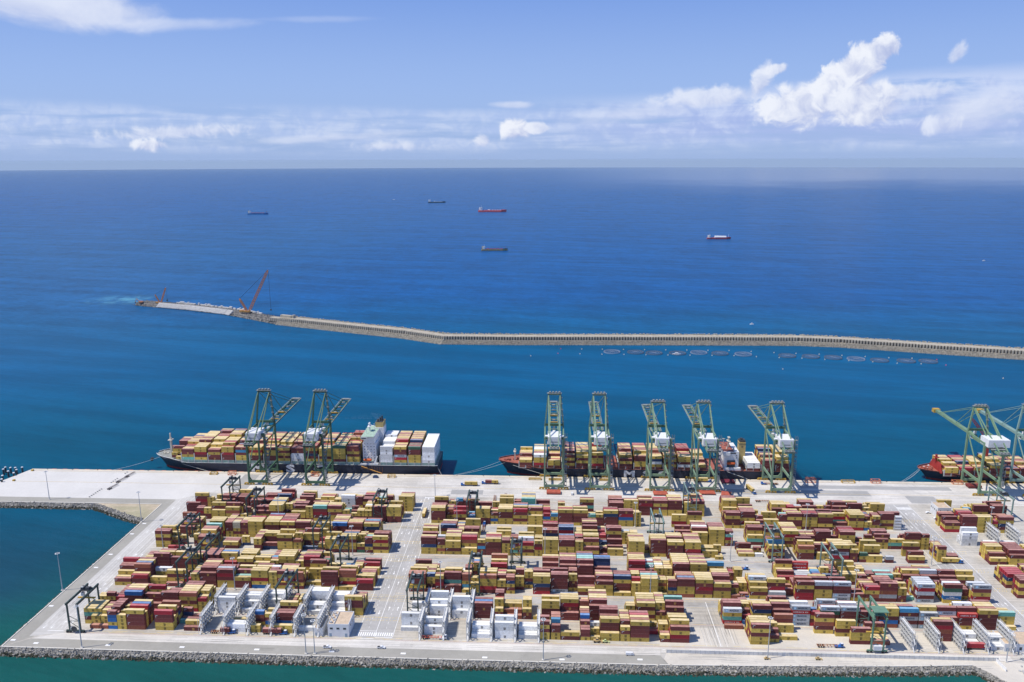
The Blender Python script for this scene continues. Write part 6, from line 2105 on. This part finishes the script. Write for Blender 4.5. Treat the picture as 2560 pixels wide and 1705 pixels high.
p = tp(1861, 1419 + 60); truck(p[0] + 1, 520, 0, 'blue truck nosing out of the open gap between middle and right yard')
p = tp(2396, 1408); truck(p[0], p[1], 0, 'blue truck at the right road with a yellow box', load=[(-12.9, L40, 'Y', 'long yellow container on the truck leaving to the right road')])
p = tp(1210, 1314); truck(p[0], p[1], PI / 2, 'blue truck facing away in the middle yard lane')
p = tp(1560, 1255.5); truck(p[0] - 2, p[1], 0, 'empty orange trailer parked behind the quay in the middle yard', tractor=False)
p = tp(1925, 1255); truck(p[0], p[1], 0, 'empty brown trailer parked behind the rightmost middle crane', tractor=False)
p = tp(1238, 1241); truck(p[0], p[1], PI / 2, 'empty trailer standing end on beside the yellow stacks', tractor=False)
p = tp(1265, 1237); truck(p[0], p[1], PI / 2, 'second empty trailer standing end on behind the middle stacks', tractor=False)
for k, (a, b_) in enumerate(((325, 1186), (303, 1199), (282, 1216))):
    p = tp(a, b_)
    truck(p[0] + 3, p[1] + 4, 1.35, ['dark empty trailer on the white apron, farthest of three', 'dark empty trailer on the white apron, middle of three', 'dark empty trailer on the white apron, nearest of three'][k], chassis=mat('chassis_dark', (.12, .10, .11), .7), tractor=False)
# loose boxes and hatch covers on the quay
HATCH = mat('hatch_red', (.42, .10, .06), .7, var=.2)
def slab(px, py, lx, ly, h, rz, label, m=HATCH):
    p = tp(px, py); r = empty('hatch_cover', (p[0], p[1], 0), rz, label, 'hatch cover')
    mb = MB(); mb.box(-lx / 2, 0, .9, lx / 2, ly, .9 + h); mb.build('panel', m, r)
    mb = MB()
    for a in (-lx / 2 + .4, lx / 2 - 1.2):
        for b_ in (.3, ly - 1.1): mb.box(a, b_, 0, a + .8, b_ + .8, .9)
    mb.build('support', DARK, r)
slab(1384, 1237, 13.2, 7, 1.4, 0, 'red hatch cover lying behind the first middle crane')
slab(1652, 1240, 13, 8, .8, 0, 'red hatch cover lying behind the third middle crane')
slab(1770, 1238, 14, 8, .8, 0, 'red hatch cover beside the pale yard crane')
slab(1815, 1242, 9, 9, .8, -.25, 'tilted red hatch cover right of the pale yard crane')
slab(1821, 1210, 12.6, 8, .9, 0, 'maroon hatch cover on the quay under the crane shadows', mat('hatch_maroon', (.20, .03, .05), .7, var=.2))
slab(2438, 1222, 12, 7, 2, 0, 'maroon container frame under the bright green crane', mat('hatch_maroon_dark', (.18, .035, .03), .7, var=.2))


def car(px, py, rz, label, kind='car'):
    p = tp(px, py); r = empty('parked_car', (p[0], p[1], 0), rz, label, 'car' if kind == 'car' else kind)
    mb = MB()
    if kind == 'pickup': mb.profy([(-2.6, .45), (2.6, .45), (2.65, .95), (1.5, 1.12), (.9, 1.75), (-.5, 1.78), (-.6, 1.1), (-2.6, 1.1)], -.9, .9)
    elif kind == 'van': mb.profy([(-2.5, .4), (2.5, .4), (2.5, 1.1), (1.9, 1.9), (-2.5, 2.1)], -.95, .95)
    else: mb.profy([(-2.1, .4), (2.1, .4), (2.15, .85), (1.1, 1.0), (.5, 1.5), (-1.2, 1.5), (-2.0, .95)], -.85, .85)
    mb.build('body', CAB_WHITE, r, fix=True)
    mb = MB()
    if kind == 'van': mb.box(1.0, -.97, 1.25, 1.9, .97, 1.75)
    elif kind == 'pickup': mb.box(-.4, -.92, 1.2, .95, .92, 1.62)
    else: mb.box(-1.2, -.87, 1.02, .55, .87, 1.38)
    mb.build('window', GLASS, r)
    if kind == 'pickup': mb = MB(); mb.box(-2.4, -.75, 1.101, -.75, .75, 1.25); mb.build('load_bed', DARK, r)
    for xx in (-1.45, 1.45):
        mb = MB(); mb.cyl((xx, -.95, .36), (xx, .95, .36), .36, 10); mb.build('wheel', DKGREY, r)


car(818, 1619.5, 0, 'white pick-up on the perimeter road, left of two', 'pickup')
car(953, 1620.5, 0, 'white pick-up on the perimeter road, right of two', 'pickup')
car(1574, 1637.5, 0, 'white van on the perimeter road left of the fence', 'van')
car(1430, 1236, 1.6, 'white van behind the middle quay cranes', 'van')
car(2320, 1283, .1, 'white car beside the right road building, farther one')
car(2340, 1297, .1, 'white car beside the right road building, nearer one')
LOADER_TAN = mat('loader_tan', (.50, .36, .16), .6, var=.15)
# reach stackers / loaders
def loader(px, py, label, s=1.0, m=None):
    m = m or LOADER_TAN; p = tp(px, py); r = empty('wheel_loader', (p[0], p[1], 0), 0, label, 'loader')
    mb = MB(); mb.box(-2.4 * s, -1.3 * s, .9 * s, 2.2 * s, 1.3 * s, 2.2 * s); mb.box(-.6 * s, -.9 * s, 2.2 * s, 1.2 * s, .9 * s, 3.6 * s); mb.build('body', m, r)
    mb = MB(); mb.bar((1.8 * s, 0, 1.8 * s), (4.2 * s, 0, 1.0 * s), .7 * s); mb.box(4.0 * s, -1.4 * s, .2, 5.0 * s, 1.4 * s, 1.4 * s); mb.build('bucket', m, r)
    mb = MB(); mb.box(-.65 * s, -.95 * s, 2.5 * s, 1.25 * s, .95 * s, 3.3 * s); mb.build('window', GLASS, r)
    for xx in (-1.5, 1.5):
        mb = MB(); mb.cyl((xx * s, -1.5 * s, .8 * s), (xx * s, 1.5 * s, .8 * s), .8 * s, 12); mb.build('wheel', DKGREY, r)
loader(1491, 1605, 'small tan loader working at the foot of the nearest middle stacks', .8)
loader(2044, 1649, 'small yellow loader on the sandy strip behind the near fence', .55)
loader(1512, 1606, 'pale green small machine next to the tan loader', .6, mat('machine_lime', (.55, .60, .30), .6))
loader(1915, 1648, 'yellow compressor trailer at the lamp mast behind the near fence', .5)

# spreader frames, gangways and stores on the quay
def frame(px, py, lx, ly, h, label, m):
    p = tp(px, py); r = empty('spreader_frame', (p[0], p[1], 0), 0, label, 'frame', 'spreader frames and cages standing along the quay')
    mb = MB()
    for z in (.25, h):
        for a, b_ in (((0, 0), (lx, 0)), ((0, ly), (lx, ly)), ((0, 0), (0, ly)), ((lx, 0), (lx, ly))): mb.bar((*a, z), (*b_, z), .45)
    mb.build('rail', m, r)
    mb = MB()
    for a in (0, lx / 2, lx):
        for b_ in (0, ly): mb.bar((a, b_, .2), (a, b_, h), .35)
    mb.build('upright', m, r)
OR2 = mat('frame_orange', (.60, .20, .10), .6, var=.1)
for k, (a, b_, lx, ly, h, m, lab) in enumerate([(524, 1187, 7, 4, 1.6, BOGIE, 'yellow frame on the quay beside the left ship bow'), (570, 1188, 7, 4, 3, OR2, 'orange cage on the quay left of the first crane'), (778, 1191, 7, 4, 3, OR2, 'orange cage between the two left cranes'),
    (969, 1195, 7, 4, 2.4, BOGIE, 'tan cage on the quay behind the left ship stern'), (1322, 1200, 12, 3, 1.2, BOGIE, 'long yellow frame left of the first middle crane'), (2016, 1207, 9, 4, 4, OR2, 'orange cage right of the rightmost middle crane'),
    (2106, 1208, 12, 4, 1.8, BOGIE, 'long yellow spreader on the empty quay'), (2180, 1208.5, 8, 4, 3, OR2, 'orange cage on the empty quay right of the yellow spreader'), (2383, 1211, 9, 4, 3, OR2, 'orange cage left of the bright green crane'), (1372, 1201, 12, 3, 1.0, BOGIE, 'yellow spreader under the first middle crane'), (1500, 1202, 9, 3, 1.0, BOGIE, 'yellow spreader under the second middle crane'), (2480, 1211, 12, 4, 1.5, BOGIE, 'yellow spreader under the bright green crane')]):
    frame(a, b_, lx, ly, h, lab, m)
mb = MB(); mb.rbox(0, 0, 0, 5, 3, 1.6); mb.rbox(0, 0, 1.6, 3, 2, .8); p = tp(939, 1194); o = mb.build('winch_unit', mat('unit_blue', (.05, .08, .16), .6), None, (p[0], p[1], 0)); tag(o, 'dark blue winch unit on the quay near the left gangway', 'machine')

# quay fenders and bollards
FEND = mat('fender_orange', (.62, .16, .08), .6, var=.1)
fb = MB(); fb.box(-2.4, QY + .15, -2.6, 2.4, QY + 1.1, .12); fm = fb.mesh('quay_fender', FEND)
for k in range(21):
    x = -499 + k * 10.4 * (1.09 if k < 12 else 1.09)
    if x > -300: break
    o = bpy.data.objects.new('quay_fender', fm); C.objects.link(o); o.location = (x, 0, 0)
    tag(o, 'orange fender on the quay front left of the first crane', 'fender', 'orange fenders on the bare quay front')
bb = MB(); bb.cyl((0, 0, .2), (0, 0, .8), .3, 8, .42); bb.cyl((0, 0, .8), (0, 0, .95), .48, 8); bmh = bb.mesh('bollard', DARK)
for k in range(38):
    x = -505 + k * 26
    o = bpy.data.objects.new('bollard', bmh); C.objects.link(o); o.location = (x, QY - 1.0, 0)
    tag(o, 'black bollard on the stone edge of the quay', 'bollard', 'bollards along the quay edge')
p = tp(82, 1176); mb = MB(); mb.rbox(0, 0, 0, 2, 2, 1.4); o = mb.build('corner_block', BOGIE, None, (p[0] + .5, p[1] - 1, 0)); tag(o, 'yellow block on the far left corner of the quay', 'marker')
p = tp(34, 1201); mb = MB(); mb.rbox(0, 0, 0, 2, 2, 1.4); o = mb.build('corner_block', BOGIE, None, (p[0] + 1, p[1] - 1, 0)); tag(o, 'yellow block on the slanting left end of the quay', 'marker')
# white floor plates along the kerb
mb = MB(); pl = mb.rbox(0, 0, 0, 3.2, 1.6, .12).mesh('cover_plate', G_LINE)
for (a, b_) in [(90, 1608), (270, 1613), (455, 1618), (642, 1624), (829, 1629), (1008, 1634), (1212, 1644), (1405, 1649), (1600, 1649), (33, 1600), (128, 1515), (240, 1419), (277, 1386), (330, 1335), (361, 1309)]:
    p = tp(a, b_); o = bpy.data.objects.new('cover_plate', pl); C.objects.link(o); o.location = (p[0], p[1], .03); tag(o, 'pale drain cover plate on the grey shoulder', 'drain cover', 'pale drain covers on the shoulder')

# tank containers stack
TANKM = mat('tank_white', (.74, .74, .72), .45, var=.08, spec=.5)
tw = None
p = tp(2234, 1326)
for k in range(5):
    r = empty('tank_container', (p[0], p[1], k * 2.6), 0, f'white tank container, {["lowest", "second", "third", "fourth", "topmost"][k]} of the stack of five beside the right road', 'tank container', 'stack of white tank containers')
    mb = MB(); mb.cyl((.3, 1.22, 1.28), (5.8, 1.22, 1.28), 1.1, 16); mb.build('tank', TANKM, r)
    mb = MB()
    for xx in (.06, 5.98):
        for yy in (.08, 2.36): mb.bar((xx, yy, 0), (xx, yy, 2.56), .14)
        mb.bar((xx, .08, .08), (xx, 2.36, .08), .12); mb.bar((xx, .08, 2.5), (xx, 2.36, 2.5), .12)
    for yy in (.08, 2.36): mb.bar((0, yy, .08), (6.06, yy, .08), .14)
    mb.build('tank_frame', SHIP_GREY, r)

# mooring piles at the far left
pm = MB(); pm.cyl((0, 0, -6), (0, 0, 2.6), .9, 12); pile = pm.mesh('pile', DARK); cm_ = MB(); cm_.cyl((0, 0, 2.6), (0, 0, 3.3), 1.0, 12); cap = cm_.mesh('pile_cap', SHIP_WHITE)
first = True
for (a, b_) in [(10, 1183), (15, 1178), (28, 1179), (22, 1188), (8, 1199), (40, 1179), (43, 1184), (57, 1178), (6, 1208), (-12, 1186), (-20, 1200), (36, 1192)]:
    p = at(a, b_ + 4, WATER); r = empty('mooring_pile', (p[0], p[1], 0), 0, 'black pile with a white cap in the water off the far left quay end', 'pile', 'white-capped piles at the far left')
    o = bpy.data.objects.new('pile', pile); C.objects.link(o); o.parent = r
    o = bpy.data.objects.new('pile_cap', cap); C.objects.link(o); o.parent = r

# low barriers between quay and new concrete, seen as dots
mb = MB(); dot = mb.rbox(0, 0, 0, 1.1, .7, .9).mesh('concrete_barrier', G_STAIN)
for k in range(20):
    f = k / 19; q = (318 + (224 - 318) * f, 1181 + (1243 - 1181) * f)
    if abs(f - .15) < .07 or abs(f - .55) < .09: continue
    p = tp(*q); o = bpy.data.objects.new('concrete_barrier', dot); C.objects.link(o); o.location = (p[0], p[1], 0); tag(o, 'small grey barrier in the dotted row across the white apron', 'barrier', 'barriers across the white apron')
# debris corner at the lower right
mb = MB(); random.seed(4)
for k in range(26): mb.rbox(random.uniform(287, 306), random.uniform(430, 448), 0, random.uniform(.5, 3), random.uniform(.5, 2), random.uniform(.2, 1.1), random.uniform(0, 3))
o = mb.build('scrap_heap', SHIP_GREY); tag(o, 'scattered scrap and pallets in the lower right corner', 'scrap', None, 'stuff')

# ---------------------------------------------------------------- all remaining containers
def rest_object(items, name, label):
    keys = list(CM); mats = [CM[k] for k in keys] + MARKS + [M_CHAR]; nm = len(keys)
    mb = MB(); shades = []
    random.seed(99)
    tmpl = {}
    for (x, y, z, L, h, ch) in items:
        rnd = random.random(); kind = marks_for(ch, L < 10, rnd)
        k = (L, round(h, 2), kind)
        if k not in tmpl:
            t = MB(); container_geo(t, 0, 0, 0, L, h, ch, None)
            t.box(L - .03, .16, .16, L + .012, W40 - .16, h - .1, 0)
            if kind: add_marks(t, kind, 0, 0, 0, L, h, both=False)
            tmpl[k] = t
        t = tmpl[k]; b = len(mb.v); ci = keys.index(ch)
        mb.v.extend([(x + a, y + c, z + d) for a, c, d in t.v])
        mb.f.extend([tuple(i + b for i in f) for f in t.f])
        mb.mi.extend([ci if m == 0 else nm + m - 1 for m in t.mi])
        s = random.random(); shades.extend([s] * len(t.f))
    o = mb.build(name, mats)
    at_ = o.data.attributes.new('shade', 'FLOAT', 'FACE'); at_.data.foreach_set('value', shades)
    tag(o, label, 'containers', None, 'stuff')
    return o


rest_object(YARD_REST + SHIPREST, 'stacked_containers', 'all the farther stacked containers in the yard and aboard the ships')

# ---------------------------------------------------------------- sea haze
HAZE_DENSITY = 1.5e-5
me = MB(); me.box(-84500, -84500, -560, 84500, 84500, 316)
hm = bpy.data.materials.new('haze_air'); hm.use_nodes = True; hm.node_tree.nodes.clear()
ho = hm.node_tree.nodes.new('ShaderNodeOutputMaterial'); hv = hm.node_tree.nodes.new('ShaderNodeVolumePrincipled')
hv.inputs['Color'].default_value = (.68, .85, 1.0, 1); hv.inputs['Density'].default_value = HAZE_DENSITY; hv.inputs['Anisotropy'].default_value = 0.0
hm.node_tree.links.new(hv.outputs[0], ho.inputs['Volume'])
hz = me.build('haze', hm); tag(hz, None, None, None, 'stuff')
# funnel smoke
sm = bpy.data.materials.new('funnel_smoke'); sm.use_nodes = True; sm.node_tree.nodes.clear(); T = NT(sm.node_tree)
so = T.n.new('ShaderNodeOutputMaterial'); sv = T.n.new('ShaderNodeVolumePrincipled'); tc = T.n.new('ShaderNodeTexCoord')
sep = T.n.new('ShaderNodeSeparateXYZ'); T.l.new(tc.outputs['Object'], sep.inputs[0])
nz = T.noise(tc.outputs['Object'], .22, 4, .65, .6)
rad = T.m('SQRT', T.m('ADD', T.m('POWER', T.m('DIVIDE', sep.outputs[1], 5.0), 2), T.m('POWER', T.m('DIVIDE', sep.outputs[2], 5.0), 2)))
den = T.m('MULTIPLY', T.ramp(rad, 1.0, .3), T.m('MULTIPLY', T.ramp(nz, .42, .7), T.ramp(sep.outputs[0], -46, -2, .03, .13)))
T.l.new(den, sv.inputs['Density']); sv.inputs['Color'].default_value = (.75, .78, .85, 1); T.l.new(sv.outputs[0], so.inputs['Volume'])
mb = MB(); mb.cyl((0, 0, 0), (-50, 0, 3), 2.5, 12, 6)
o = mb.build('funnel_smoke', sm, None, (-171, 771, 48.5)); tag(o, 'thin grey smoke drifting left from the left ship funnel', 'smoke', None, 'stuff')
